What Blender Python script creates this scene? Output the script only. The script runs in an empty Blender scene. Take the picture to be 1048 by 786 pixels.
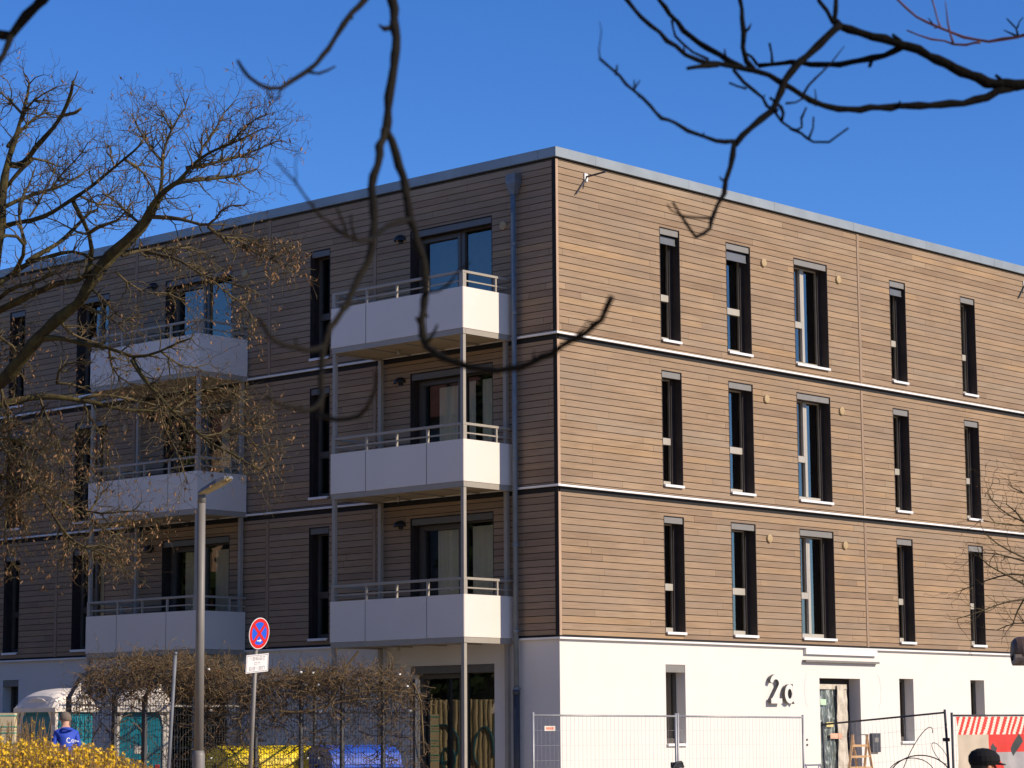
import bpy, math, random
from mathutils import Vector, Matrix, noise
random.seed(7)
R_ = math.radians
scn = bpy.context.scene
COL = scn.collection
GZ = -0.15                                    # ground level

# ------------------------------------------------------------------ camera frame
CAM = Vector((-35.42913, -31.47537, 1.47202))
FW = Vector((0.72756509, 0.67107485, 0.14250467))
RT = Vector((0.67866299, -0.73442146, -0.00645405))
UP = Vector((-0.10032734, -0.10140839, 0.98977309))
FPX = 2507.9
def ray(u, v): return FW + RT*((u-524)/FPX) - UP*((v-393)/FPX)
def at(u, v, D): return CAM + ray(u, v)*D      # a survey point at depth D
def atx(u, v, x=0.0):
    d = ray(u, v); return CAM + d*((x-CAM.x)/d.x)
def aty(u, v, y=0.0):
    d = ray(u, v); return CAM + d*((y-CAM.y)/d.y)

# ------------------------------------------------------------------ mesh helper
class MB:
    def __init__(s): s.v = []; s.f = []; s.m = []; s.smooth = False
    def quad(s, a, b, c, d, m=0):
        n = len(s.v); s.v += [tuple(a), tuple(b), tuple(c), tuple(d)]; s.f.append((n, n+1, n+2, n+3)); s.m.append(m)
    def poly(s, pts, m=0):
        n = len(s.v); s.v += [tuple(p) for p in pts]; s.f.append(tuple(range(n, n+len(pts)))); s.m.append(m)
    def box(s, x0, x1, y0, y1, z0, z1, m=0, T=None):
        P = [(x0,y0,z0),(x1,y0,z0),(x1,y1,z0),(x0,y1,z0),(x0,y0,z1),(x1,y0,z1),(x1,y1,z1),(x0,y1,z1)]
        if T: P = [tuple(T @ Vector(p)) for p in P]
        n = len(s.v); s.v += P
        for q in ((3,2,1,0),(4,5,6,7),(0,1,5,4),(1,2,6,5),(2,3,7,6),(3,0,4,7)):
            s.f.append(tuple(n+i for i in q)); s.m.append(m)
    def bar(s, a, b, w, h=None, m=0, up=Vector((0,0,1))):
        a, b = Vector(a), Vector(b); h = h or w
        d = (b-a); L = d.length
        if L < 1e-6: return
        d /= L; x = d.cross(up)
        if x.length < 1e-3: x = d.cross(Vector((1,0,0)))
        x.normalize(); y = x.cross(d)
        T = Matrix((( x.x, y.x, d.x, a.x),(x.y,y.y,d.y,a.y),(x.z,y.z,d.z,a.z),(0,0,0,1)))
        s.box(-w/2, w/2, -h/2, h/2, 0, L, m, T)
    def tube(s, pts, rad, n=6, m=0, cap=True, wob=0):
        pts = [Vector(p) for p in pts]
        if not hasattr(rad, '__len__'): rad = [rad]*len(pts)
        base = len(s.v); prev = None
        for i, p in enumerate(pts):
            t = (pts[min(i+1, len(pts)-1)] - pts[max(i-1, 0)])
            if t.length < 1e-9: t = Vector((0,0,1))
            t.normalize()
            if prev is None:
                x = t.orthogonal().normalized()
            else:
                x = prev - t*prev.dot(t)
                x = x.normalized() if x.length > 1e-6 else t.orthogonal().normalized()
            prev = x; y = t.cross(x)
            for k in range(n):
                a = 2*math.pi*k/n
                r = rad[i]*(1 + (random.uniform(-wob, wob) if wob else 0))
                s.v.append(tuple(p + (x*math.cos(a) + y*math.sin(a))*r))
        for i in range(len(pts)-1):
            for k in range(n):
                a = base+i*n+k; b = base+i*n+(k+1) % n
                s.f.append((a, b, b+n, a+n)); s.m.append(m)
        if cap and n > 3:
            s.f.append(tuple(base+k for k in reversed(range(n)))); s.m.append(m)
            e = base+(len(pts)-1)*n
            s.f.append(tuple(e+k for k in range(n))); s.m.append(m)
    def build(s, name, mats, parent=None, smooth=False, loc=None):
        me = bpy.data.meshes.new(name)
        me.from_pydata(s.v, [], s.f)
        if not isinstance(mats, (list, tuple)): mats = [mats]
        for m in mats: me.materials.append(m)
        if len(mats) > 1: me.polygons.foreach_set('material_index', s.m)
        if smooth: me.polygons.foreach_set('use_smooth', [True]*len(me.polygons))
        me.update()
        o = bpy.data.objects.new(name, me); COL.objects.link(o)
        if parent is not None:
            o.parent = parent
            if parent.type == 'EMPTY' and not parent.get('_loc'):
                o.location = -Vector(parent.location)
        return o

def thing(name, label, cat, loc=(0,0,0), group=None, local=False):
    o = bpy.data.objects.new(name, None); COL.objects.link(o)
    o.location = loc; o['label'] = label; o['category'] = cat
    o.empty_display_size = .3
    if group: o['group'] = group
    if local: o['_loc'] = 1
    return o
def tag(o, label, cat, group=None):
    o['label'] = label; o['category'] = cat
    if group: o['group'] = group
    return o
def bevel(o, w=.004, seg=2):
    b = o.modifiers.new('b', 'BEVEL'); b.width = w; b.segments = seg; b.limit_method = 'ANGLE'
    return o

# ------------------------------------------------------------------ materials
def newmat(name):
    m = bpy.data.materials.new(name); m.use_nodes = True
    nt = m.node_tree; nt.nodes.clear()
    out = nt.nodes.new('ShaderNodeOutputMaterial')
    return m, nt, out
def L(nt, a, b): nt.links.new(a, b)
def math_(nt, op, a, b=None, c=None):
    n = nt.nodes.new('ShaderNodeMath'); n.operation = op
    for i, x in enumerate((a, b, c)):
        if x is None: continue
        if isinstance(x, (int, float)): n.inputs[i].default_value = x
        else: L(nt, x, n.inputs[i])
    return n.outputs[0]
def simple(name, col, rough=.6, metal=0, var=.15, scale=6, bump=.0, bscale=60, stretch=(1,1,1), spec=.5, col2=None):
    m, nt, out = newmat(name)
    p = nt.nodes.new('ShaderNodeBsdfPrincipled'); L(nt, p.outputs[0], out.inputs[0])
    g = nt.nodes.new('ShaderNodeNewGeometry')
    mp = nt.nodes.new('ShaderNodeMapping'); mp.inputs['Scale'].default_value = stretch
    L(nt, g.outputs['Position'], mp.inputs['Vector'])
    n = nt.nodes.new('ShaderNodeTexNoise'); n.inputs['Scale'].default_value = scale; n.inputs['Detail'].default_value = 6
    L(nt, mp.outputs[0], n.inputs['Vector'])
    r = nt.nodes.new('ShaderNodeValToRGB')
    c2 = col2 or tuple(min(1, c*(1+var)) for c in col); c1 = tuple(c*(1-var) for c in col) if not col2 else col
    r.color_ramp.elements[0].position = .3; r.color_ramp.elements[1].position = .7
    r.color_ramp.elements[0].color = (*c1, 1); r.color_ramp.elements[1].color = (*c2, 1)
    L(nt, n.outputs[0], r.inputs[0]); L(nt, r.outputs[0], p.inputs['Base Color'])
    p.inputs['Roughness'].default_value = rough; p.inputs['Metallic'].default_value = metal
    p.inputs['Specular IOR Level'].default_value = spec
    if bump:
        n2 = nt.nodes.new('ShaderNodeTexNoise'); n2.inputs['Scale'].default_value = bscale; n2.inputs['Detail'].default_value = 4
        L(nt, mp.outputs[0], n2.inputs['Vector'])
        b = nt.nodes.new('ShaderNodeBump'); b.inputs['Strength'].default_value = bump; b.inputs['Distance'].default_value = .02
        L(nt, n2.outputs[0], b.inputs['Height']); L(nt, b.outputs[0], p.inputs['Normal'])
    return m

def wood_cladding(name, pitch, z0, vertical=False):
    m, nt, out = newmat(name)
    p = nt.nodes.new('ShaderNodeBsdfPrincipled'); L(nt, p.outputs[0], out.inputs[0])
    g = nt.nodes.new('ShaderNodeNewGeometry')
    sp = nt.nodes.new('ShaderNodeSeparateXYZ'); L(nt, g.outputs['Position'], sp.inputs[0])
    s = math_(nt, 'ADD', sp.outputs[0], sp.outputs[1]); z = sp.outputs[2]
    k = math_(nt, 'FLOOR', math_(nt, 'DIVIDE', math_(nt, 'SUBTRACT', z, z0), pitch))
    wn = nt.nodes.new('ShaderNodeTexWhiteNoise'); wn.noise_dimensions = '1D'; L(nt, k, wn.inputs['W'])
    sg = math_(nt, 'ADD', math_(nt, 'DIVIDE', s, 5.1), math_(nt, 'MULTIPLY', wn.outputs['Value'], 7.3))
    si = math_(nt, 'FLOOR', sg); sf = math_(nt, 'FRACT', sg)
    cb = nt.nodes.new('ShaderNodeCombineXYZ'); L(nt, k, cb.inputs[0]); L(nt, si, cb.inputs[1])
    w2 = nt.nodes.new('ShaderNodeTexWhiteNoise'); w2.noise_dimensions = '2D'; L(nt, cb.outputs[0], w2.inputs['Vector'])
    ramp = nt.nodes.new('ShaderNodeValToRGB'); e = ramp.color_ramp.elements
    cols = [(0, (0.247, 0.17, 0.111)), (0.2, (0.291, 0.205, 0.131)), (0.5, (0.318, 0.22, 0.138)), (0.72, (0.286, 0.208, 0.14)), (0.9, (0.348, 0.232, 0.133)), (1, (0.311, 0.233, 0.159))]
    e[0].position = 0; e[0].color = (*cols[0][1], 1); e[1].position = 1; e[1].color = (*cols[-1][1], 1)
    for q, c in cols[1:-1]:
        x = e.new(q); x.color = (*c, 1)
    L(nt, w2.outputs['Value'], ramp.inputs[0])
    # grain: noise stretched along the board, different on every board
    c3 = nt.nodes.new('ShaderNodeCombineXYZ')
    L(nt, math_(nt, 'ADD', math_(nt, 'MULTIPLY', s, 1.3), math_(nt, 'MULTIPLY', w2.outputs['Value'], 50)), c3.inputs[0])
    L(nt, math_(nt, 'MULTIPLY', z, 42), c3.inputs[2]); L(nt, k, c3.inputs[1])
    gn = nt.nodes.new('ShaderNodeTexNoise'); gn.inputs['Scale'].default_value = 1.6; gn.inputs['Detail'].default_value = 5; gn.inputs['Roughness'].default_value = .62
    L(nt, c3.outputs[0], gn.inputs['Vector'])
    c4 = nt.nodes.new('ShaderNodeCombineXYZ')
    L(nt, math_(nt, 'MULTIPLY', s, .9), c4.inputs[0]); L(nt, math_(nt, 'MULTIPLY', z, 1.6), c4.inputs[2]); L(nt, math_(nt, 'MULTIPLY', k, .35), c4.inputs[1])
    ln = nt.nodes.new('ShaderNodeTexNoise'); ln.inputs['Scale'].default_value = 1.0; ln.inputs['Detail'].default_value = 4
    L(nt, c4.outputs[0], ln.inputs['Vector'])
    f = math_(nt, 'ADD', math_(nt, 'MULTIPLY', gn.outputs[0], .95), math_(nt, 'MULTIPLY', ln.outputs[0], .55))
    f = math_(nt, 'ADD', f, .27)
    jn = math_(nt, 'LESS_THAN', sf, .0022)
    f = math_(nt, 'MULTIPLY', f, math_(nt, 'SUBTRACT', 1, math_(nt, 'MULTIPLY', jn, .55)))
    mx = nt.nodes.new('ShaderNodeVectorMath'); mx.operation = 'SCALE'
    L(nt, ramp.outputs[0], mx.inputs[0]); L(nt, f, mx.inputs['Scale'])
    # weathering to grey
    gy = nt.nodes.new('ShaderNodeTexNoise'); gy.inputs['Scale'].default_value = .55; gy.inputs['Detail'].default_value = 5
    L(nt, c4.outputs[0], gy.inputs['Vector'])
    gf = nt.nodes.new('ShaderNodeMapRange'); gf.inputs[1].default_value = .42; gf.inputs[2].default_value = .72; gf.inputs[3].default_value = 0; gf.inputs[4].default_value = .55
    L(nt, gy.outputs[0], gf.inputs[0])
    mix = nt.nodes.new('ShaderNodeMix'); mix.data_type = 'RGBA'
    L(nt, gf.outputs[0], mix.inputs[0]); L(nt, mx.outputs[0], mix.inputs[6]); mix.inputs[7].default_value = (.265,.205,.15,1)
    L(nt, mix.outputs[2], p.inputs['Base Color'])
    p.inputs['Roughness'].default_value = .75; p.inputs['Specular IOR Level'].default_value = .03
    b = nt.nodes.new('ShaderNodeBump'); b.inputs['Strength'].default_value = .35; b.inputs['Distance'].default_value = .004
    L(nt, gn.outputs[0], b.inputs['Height']); L(nt, b.outputs[0], p.inputs['Normal'])
    return m

def glass(name, tint=(.55,.62,.60), refl=.16, rough=.01, gl=(1,.97,.90,1)):
    m, nt, out = newmat(name)
    g = nt.nodes.new('ShaderNodeBsdfGlossy'); g.inputs['Roughness'].default_value = rough; g.inputs['Color'].default_value = gl
    t = nt.nodes.new('ShaderNodeBsdfTransparent'); t.inputs['Color'].default_value = (*tint, 1)
    fr = nt.nodes.new('ShaderNodeFresnel'); fr.inputs['IOR'].default_value = 1.5
    a = math_(nt, 'ADD', math_(nt, 'MULTIPLY', fr.outputs[0], 1.6), refl)
    geo = nt.nodes.new('ShaderNodeNewGeometry')
    n = nt.nodes.new('ShaderNodeTexNoise'); n.inputs['Scale'].default_value = 1.1
    L(nt, geo.outputs['Position'], n.inputs['Vector'])
    b = nt.nodes.new('ShaderNodeBump'); b.inputs['Strength'].default_value = .05; b.inputs['Distance'].default_value = .02
    L(nt, n.outputs[0], b.inputs['Height']); L(nt, b.outputs[0], g.inputs['Normal'])
    mx = nt.nodes.new('ShaderNodeMixShader')
    L(nt, a, mx.inputs[0]); L(nt, t.outputs[0], mx.inputs[1]); L(nt, g.outputs[0], mx.inputs[2]); L(nt, mx.outputs[0], out.inputs[0])
    return m

PITCH = 3.0/22
Z0, Z2, Z1 = 3.372, 6.328, 9.331                 # floor bands (storeys of 3 m)
M = {}
M['clad'] = wood_cladding('timber_cladding', PITCH, Z0)
M['batten'] = simple('timber_batten', (.285,.195,.125), .8, var=.2, scale=3, stretch=(6,6,.6), bump=.2)
M['corner'] = simple('corner_batten', (.42,.28,.18), .7, var=.15, scale=3, stretch=(6,6,.6))
M['groove'] = simple('black_membrane', (.012,.011,.010), .9, var=.2)
M['render'] = simple('white_render', (.70,.662,.60), .9, var=.025, scale=1.2, bump=.12, bscale=180)
M['band'] = simple('white_metal_band', (.78,.76,.72), .45, var=.05, scale=2)
M['cap'] = simple('galvanised_flashing', (.25,.285,.30), .5, metal=.2, var=.12, scale=1.6, bump=.05, bscale=3)
M['sill'] = simple('white_sill', (.80,.79,.76), .4, var=.03)
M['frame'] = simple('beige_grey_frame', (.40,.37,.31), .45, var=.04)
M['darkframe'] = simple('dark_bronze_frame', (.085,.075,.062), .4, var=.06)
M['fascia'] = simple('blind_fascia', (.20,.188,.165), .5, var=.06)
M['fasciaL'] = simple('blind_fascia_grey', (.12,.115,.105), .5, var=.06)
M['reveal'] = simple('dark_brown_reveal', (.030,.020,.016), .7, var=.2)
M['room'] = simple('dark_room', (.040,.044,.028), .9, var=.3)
M['curtain'] = simple('beige_curtain', (.80,.75,.60), .9, var=.08, scale=5, stretch=(6,6,.4))
M['blind'] = simple('grey_blind', (.11,.12,.135), .5, var=.1)
M['glassL'] = glass('window_glass_west', (.86,.88,.84), .05)
M['glassR'] = glass('window_glass_south', (.46,.54,.44), .17, gl=(1,.88,.74,1))
M['panel'] = simple('white_balcony_board', (.715,.648,.565), .5, var=.02, scale=1.5)
M['steel'] = simple('warm_grey_steel', (.33,.295,.24), .45, var=.05, spec=.4)
M['soffit'] = simple('balcony_soffit', (.42,.34,.22), .8, var=.12, scale=2)
M['zinc'] = simple('zinc_pipe', (.17,.195,.21), .5, metal=.1, var=.12, scale=5)
M['zincd'] = simple('zinc_hopper', (.16,.17,.18), .5, metal=.3, var=.2, scale=5)
M['iron'] = simple('dark_iron', (.045,.048,.055), .6, var=.2)
M['black'] = simple('black_plastic', (.012,.012,.014), .5, var=.2)
M['vent'] = simple('pale_wood_vent', (.40,.29,.145), .7, var=.15, scale=20)
M['bark'] = simple('oak_bark', (.028,.021,.014), .92, spec=.15, scale=7, bump=.5, bscale=30, col2=(.085,.07,.024))
M['twig'] = simple('oak_twig', (.045,.034,.020), .9, spec=.15, scale=4, col2=(.135,.105,.05))
M['leafdry'] = simple('dead_leaf', (.14,.070,.032), .85, scale=9, col2=(.34,.20,.10), spec=.2)
M['barkdark'] = simple('shade_dark_bark', (.0055,.005,.004), .95, spec=.06, var=.3, scale=20, bump=.4, bscale=90)  # bark colour lowered to stand in for shade on the near branches
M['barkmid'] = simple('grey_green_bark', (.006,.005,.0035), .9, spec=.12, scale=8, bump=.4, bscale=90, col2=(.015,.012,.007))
M['redtwig'] = simple('red_twig', (.10,.030,.022), .7, var=.3, scale=15)
M['vine'] = simple('climber_stem', (.075,.052,.026), .92, scale=5, col2=(.23,.165,.085), spec=.15)
M['vined'] = simple('climber_old_stem', (.07,.05,.03), .9, var=.3, scale=5)
M['pole'] = simple('galvanised_pole', (.19,.175,.155), .55, metal=.1, var=.10, scale=3)
M['asphalt'] = simple('asphalt', (.050,.050,.052), .9, var=.2, scale=2, bump=.3, bscale=120)
M['paving'] = simple('paving', (.38,.325,.25), .9, var=.15, scale=1.5, bump=.2, bscale=60)
M['bounce_ground'] = simple('warm_bounce_ground', (.44,.315,.17), .95, var=.2, scale=.6, bump=.6, bscale=20)  # ground tone made light and warm to bounce light onto the shaded front

# ------------------------------------------------------------------ world, sun, camera
EL = R_(31); AZ = R_(20.2)
SUN = Vector((math.sin(AZ)*math.cos(EL), -math.cos(AZ)*math.cos(EL), math.sin(EL)))
w = bpy.data.worlds.new('World'); scn.world = w; w.use_nodes = True
nt = w.node_tree; bg = nt.nodes['Background']
sky = nt.nodes.new('ShaderNodeTexSky'); sky.sky_type = 'NISHITA'; sky.sun_disc = False
sky.sun_elevation = EL; sky.sun_rotation = math.atan2(SUN.x, SUN.y)
sky.altitude = 1200; sky.air_density = 1.0; sky.dust_density = 0.0; sky.ozone_density = 4.0
hs = nt.nodes.new('ShaderNodeHueSaturation'); hs.inputs['Saturation'].default_value = 1.2; hs.inputs['Hue'].default_value = .503
nt.links.new(sky.outputs[0], hs.inputs['Color']); tn = nt.nodes.new('ShaderNodeVectorMath'); tn.operation = 'MULTIPLY'; tn.inputs[1].default_value = (.98, 1.15, 1.49)
nt.links.new(hs.outputs[0], tn.inputs[0]); nt.links.new(tn.outputs[0], bg.inputs[0]); bg.inputs[1].default_value = .092
sd = bpy.data.lights.new('sun', 'SUN'); sd.energy = 4.9; sd.angle = R_(.5); sd.color = (1, .86, .69)
so = bpy.data.objects.new('sun', sd); COL.objects.link(so)
so.rotation_euler = SUN.to_track_quat('Z', 'Y').to_euler(); so.location = (0, -30, 40)
cd = bpy.data.cameras.new('camera'); cam = bpy.data.objects.new('camera', cd); COL.objects.link(cam)
cd.sensor_width = 36; cd.lens = FPX/1048*36; cd.clip_start = .1; cd.clip_end = 2000
cam.matrix_world = Matrix(((RT.x, UP.x, -FW.x, CAM.x), (RT.y, UP.y, -FW.y, CAM.y), (RT.z, UP.z, -FW.z, CAM.z), (0,0,0,1)))
cd.dof.use_dof = True; cd.dof.focus_distance = 48; cd.dof.aperture_fstop = 8.5
scn.camera = cam
scn.view_settings.view_transform = 'Standard'; scn.view_settings.look = 'None'
scn.view_settings.exposure = .18; scn.view_settings.gamma = 1
scn.cycles.max_bounces = 6; scn.cycles.transparent_max_bounces = 12

# ------------------------------------------------------------------ ground
def struct(o): o['kind'] = 'structure'; return o
b = MB(); b.quad((-600,-600,GZ-.1),(600,-600,GZ-.1),(600,600,GZ-.1),(-600,600,GZ-.1)); struct(b.build('ground', M['bounce_ground']))
b = MB(); b.quad((-60,-11,GZ-.096),(60,-11,GZ-.096),(60,-20,GZ-.096),(-60,-20,GZ-.096)); struct(b.build('road', M['asphalt']))
b = MB(); b.box(-60,60,-11,-9.2,GZ-.09,GZ+.02); b.box(-60,60,-22,-20,GZ-.09,GZ+.02); struct(b.build('pavement', M['paving']))
b = MB(); b.box(-6,26,-9.15,2.0,GZ-.09,GZ); b.box(-30,-.3,2.0,26,GZ-.09,GZ); struct(b.build('forecourt', M['paving']))

# ------------------------------------------------------------------ apartment building
BLD = thing('apartment_building', 'four storey corner apartment building with brown timber cladding above white ground floor', 'building', (0,0,GZ))
XE, YE = 25.0, 27.0
def P(face, s, z, o):
    """face 'S': plane y=0 runs along x; face 'W': plane x=0 runs along y. o is the distance outwards."""
    return Vector((s, -o, z)) if face == 'S' else Vector((-o, s, z))
def fbox(mb, face, s0, s1, z0, z1, o0, o1, m=0):
    if face == 'S': mb.box(s0, s1, -o1, -o0, z0, z1, m)
    else: mb.box(-o1, -o0, s0, s1, z0, z1, m)
def fquad(mb, face, s0, s1, za, oa, zb, ob, m=0):
    a, b_, c, d = P(face,s0,za,oa), P(face,s1,za,oa), P(face,s1,zb,ob), P(face,s0,zb,ob)
    if face == 'S': mb.quad(a, b_, c, d, m)
    else: mb.quad(b_, a, d, c, m)

TOPZ, BOTZ = -.470, -2.835                      # of a window opening, below the storey line
def storey(k): return 3.372 + 3*k               # k = 1..3 top of storey
# openings: (s0, s1, z0, z1, type)
openS, openW = [], []
for k in (1,2,3):
    t, b_ = storey(k)+TOPZ, storey(k)+BOTZ
    for s0, s1, ty in ((3.235,3.866,'slim'),(5.465,6.294,'single'),(7.897,9.134,'double'),(11.627,12.258,'slim'),(14.638,15.26,'slim'),(19.2,20.4,'double'),(22.2,22.83,'slim')):
        openS.append((s0, s1, b_, t, ty, k))
    for s0, s1, ty in ((6.51,7.11,'slim'),(14.12,15.32,'double'),(17.42,18.02,'slim'),(21.5,22.7,'double')):
        openW.append((s0, s1, b_, t, ty, k))
    for s0, s1 in ((1.738,4.05),(9.72,12.02)):
        openW.append((s0, s1, storey(k-1)+.09, t, 'door', k))
gS = [(3.21,3.84,1.30,2.898,'slimstrip',0),(11.56,12.13,1.30,2.72,'slim0',0),(14.53,15.13,1.30,2.725,'slim0',0),(8.482,10.02,GZ,2.695,'entrance',0),(19.2,19.8,1.3,2.72,'slim0',0)]
gW = [(1.724,4.065,GZ+.05,2.90,'door',0),(17.36,17.99,1.30,2.90,'slimstrip',0),(9.75,12.05,GZ+.05,2.9,'door',0)]

def clad_zone(mb, face, send, za, zb, opens, s_start):
    """boards with real grooves between them, cut round the openings"""
    k0 = math.floor((za-Z0)/PITCH + 1e-6)
    zs = []
    k = k0
    while Z0+k*PITCH < zb-1e-4:
        zs.append((max(Z0+k*PITCH, za), min(Z0+(k+1)*PITCH, zb))); k += 1
    for (c0, c1) in zs:
        g = .0135
        rows = [(c0, min(c0+g, c1), 'g'), (min(c0+g, c1), c1, 'b')]
        for r0, r1, kind in rows:
            if r1-r0 < 1e-4: continue
            cuts = {r0, r1}
            for o in opens:
                for zz in (o[2], o[3]):
                    if r0 < zz < r1: cuts.add(zz)
            cz = sorted(cuts)
            for q0, q1 in zip(cz[:-1], cz[1:]):
                blocked = sorted((o[0], o[1]) for o in opens if o[2] < (q0+q1)/2 < o[3])
                s = s_start
                iv = []
                for a, b2 in blocked:
                    if a > s: iv.append((s, a))
                    s = max(s, b2)
                if s < send: iv.append((s, send))
                for a, b2 in iv:
                    if kind == 'g': fquad(mb, face, a, b2, q0, -.020, q1, -.020, 1)
                    else:
                        f0 = (q0-r0)/(r1-r0); f1 = (q1-r0)/(r1-r0)
                        fquad(mb, face, a, b2, q0, -.004*f0, q1, -.004*f1, 0)
                        if q0 == r0: fquad(mb, face, a, b2, q0, -.020, q0, 0, 0)
                        if q1 == r1: fquad(mb, face, a, b2, q1, -.004, q1, -.020, 0)

def clear_of(opens, s):
    return all(not (o[0]-.02 < s < o[1]+.02) for o in opens)
zones = [(Z0+.035, Z2-.145), (Z2+.006, Z1-.145), (Z1+.006, 12.80)]
trimS = [(.0, .072), (10.335, 10.42)]
trimW = [(.0, .09), (5.08, 5.17), (8.41, 8.50), (13.06, 13.15), (15.91, 16.0), (24, 24.1)]
for face, opens, trims, send, nm in (('S', openS, trimS, XE, 'cladding'), ('W', openW, trimW, YE, 'cladding')):
    mb = MB()
    for za, zb in zones:
        blocks = trims + [(send, send)]
        s = 0
        for a, b2 in blocks:
            if a - s > .02:
                # section between two vertical trims
                sub = [o for o in opens if o[1] > s and o[0] < a and o[3] > za and o[2] < zb]
                clad_zone(mb, face, a-.012, za, zb, sub, s+(.012 if s > 0 else 0))
            s = b2
    mb.build(nm, [M['clad'], M['groove']], BLD)
    for i, (a, b2) in enumerate(trims):
        if i == 0 and face == 'W': continue
        mb = MB()
        for za, zb in zones: fbox(mb, face, a, b2, za, zb, -.03, .006)
        mb.build('vertical_batten', M['corner'] if (face == 'S' and i == 0) else M['batten'], BLD)
    # dark membrane behind joints; strips under the bands also paint in their shadow
    mb = MB()
    for a, b2 in trims:
        if a > 0: fbox(mb, face, a-.02, b2+.02, Z0, 12.84, -.06, -.035)
    for z in (Z2, Z1):
        fbox(mb, face, 0 if face == 'S' else .0, send, z-.15, z-.04, -.05, -.012)
    fbox(mb, face, 0, send, Z0-.01, Z0+.04, -.05, -.010)
    fbox(mb, face, 0, send, 12.79, 12.86, -.05, -.010)
    mb.build('backing_and_band_shade', M['groove'], BLD)
mb = MB(); mb.box(-.004, .05, .0, .09, Z0+.036, 12.80); mb.build('corner_post', M['groove'], BLD)

# white floor bands running round the corner, roof flashing
for z in (Z2, Z1):
    mb = MB(); pr = .065; h = .042
    mb.box(-pr, XE, -pr, -.0125, z-h, z); mb.box(-pr, -.0125, -.0125, YE, z-h, z)
    bevel(mb.build('floor_band', M['band'], BLD), .004)
mb = MB(); pr = .075
mb.box(-pr, XE, -pr, .10, Z0-.040, Z0-.001); mb.box(-pr, .10, .10, YE, Z0-.040, Z0-.001)
bevel(mb.build('floor_band', M['band'], BLD), .004)
mb = MB()
co = .05; s = -co; T0, T1 = 12.842, 13.036
edges = [i*3.0+1.2 for i in range(0, 10)]
def cap_run(face, end):
    a = -co
    for e in edges+[end]:
        e = min(e, end)
        if face == 'S': mb.box(a+.004, e-.004, -co, .42, T0, T1)
        elif e > .42: mb.box(-co, .42, max(a, .42)+.004, e-.004, T0, T1)
        if face == 'S': mb.box(e-.03, e+.03, -co-.003, .42, T0-.002, T1+.003)
        elif e > .5: mb.box(-co-.003, .42, e-.03, e+.03, T0-.002, T1+.003)
        a = e
        if e == end: break
cap_run('S', XE); cap_run('W', YE)
mb.build('roof_flashing', M['cap'], BLD)
mb = MB(); mb.box(.4, XE-.1, .4, YE-.1, 12.7, 12.9)
mb.build('roof', simple('roof_gravel', (.2,.2,.19), .9), BLD)
# hidden core keeps light out
mb = MB(); mb.box(.9, XE-.02, .9, YE-.02, GZ, 12.68); mb.build('core', M['room'], BLD)
mb = MB(); mb.box(XE-.015, XE, .02, YE, GZ, 12.8); mb.box(0.02, XE-.02, YE-.015, YE, GZ, 12.8); mb.build('rear_wall', M['render'], BLD)

# rendered ground floor with openings (grid of cells)
def plinth(mb, face, send, opens, z0, z1):
    so_ = sorted({0 if face == 'S' else 0, send, *[o[0] for o in opens], *[o[1] for o in opens]})
    zo = sorted({z0, z1, *[max(o[2], z0) for o in opens], *[o[3] for o in opens]})
    for a, b2 in zip(so_[:-1], so_[1:]):
        for c, d in zip(zo[:-1], zo[1:]):
            if any(o[0] <= a and b2 <= o[1] and o[2] <= c+1e-6 and d <= o[3] for o in opens): continue
            fquad(mb, face, a, b2, c, 0, d, 0)
    for o in opens:
        dpt = .30
        for side, sgn in ((o[0], 1), (o[1], -1)):
            a = P(face, side, max(o[2], z0), 0); b2 = P(face, side, o[3], 0); c = P(face, side, o[3], -dpt); d = P(face, side, max(o[2], z0), -dpt)
            mb.quad(a, b2, c, d)
        mb.quad(P(face,o[0],o[3],0), P(face,o[1],o[3],0), P(face,o[1],o[3],-dpt), P(face,o[0],o[3],-dpt))
mb = MB(); plinth(mb, 'S', XE, gS, GZ, Z0-.02); mb.build('ground_floor_wall', M['render'], BLD)
mb = MB(); plinth(mb, 'W', YE, gW, GZ, Z0-.02); mb.build('ground_floor_wall', M['render'], BLD)

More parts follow.
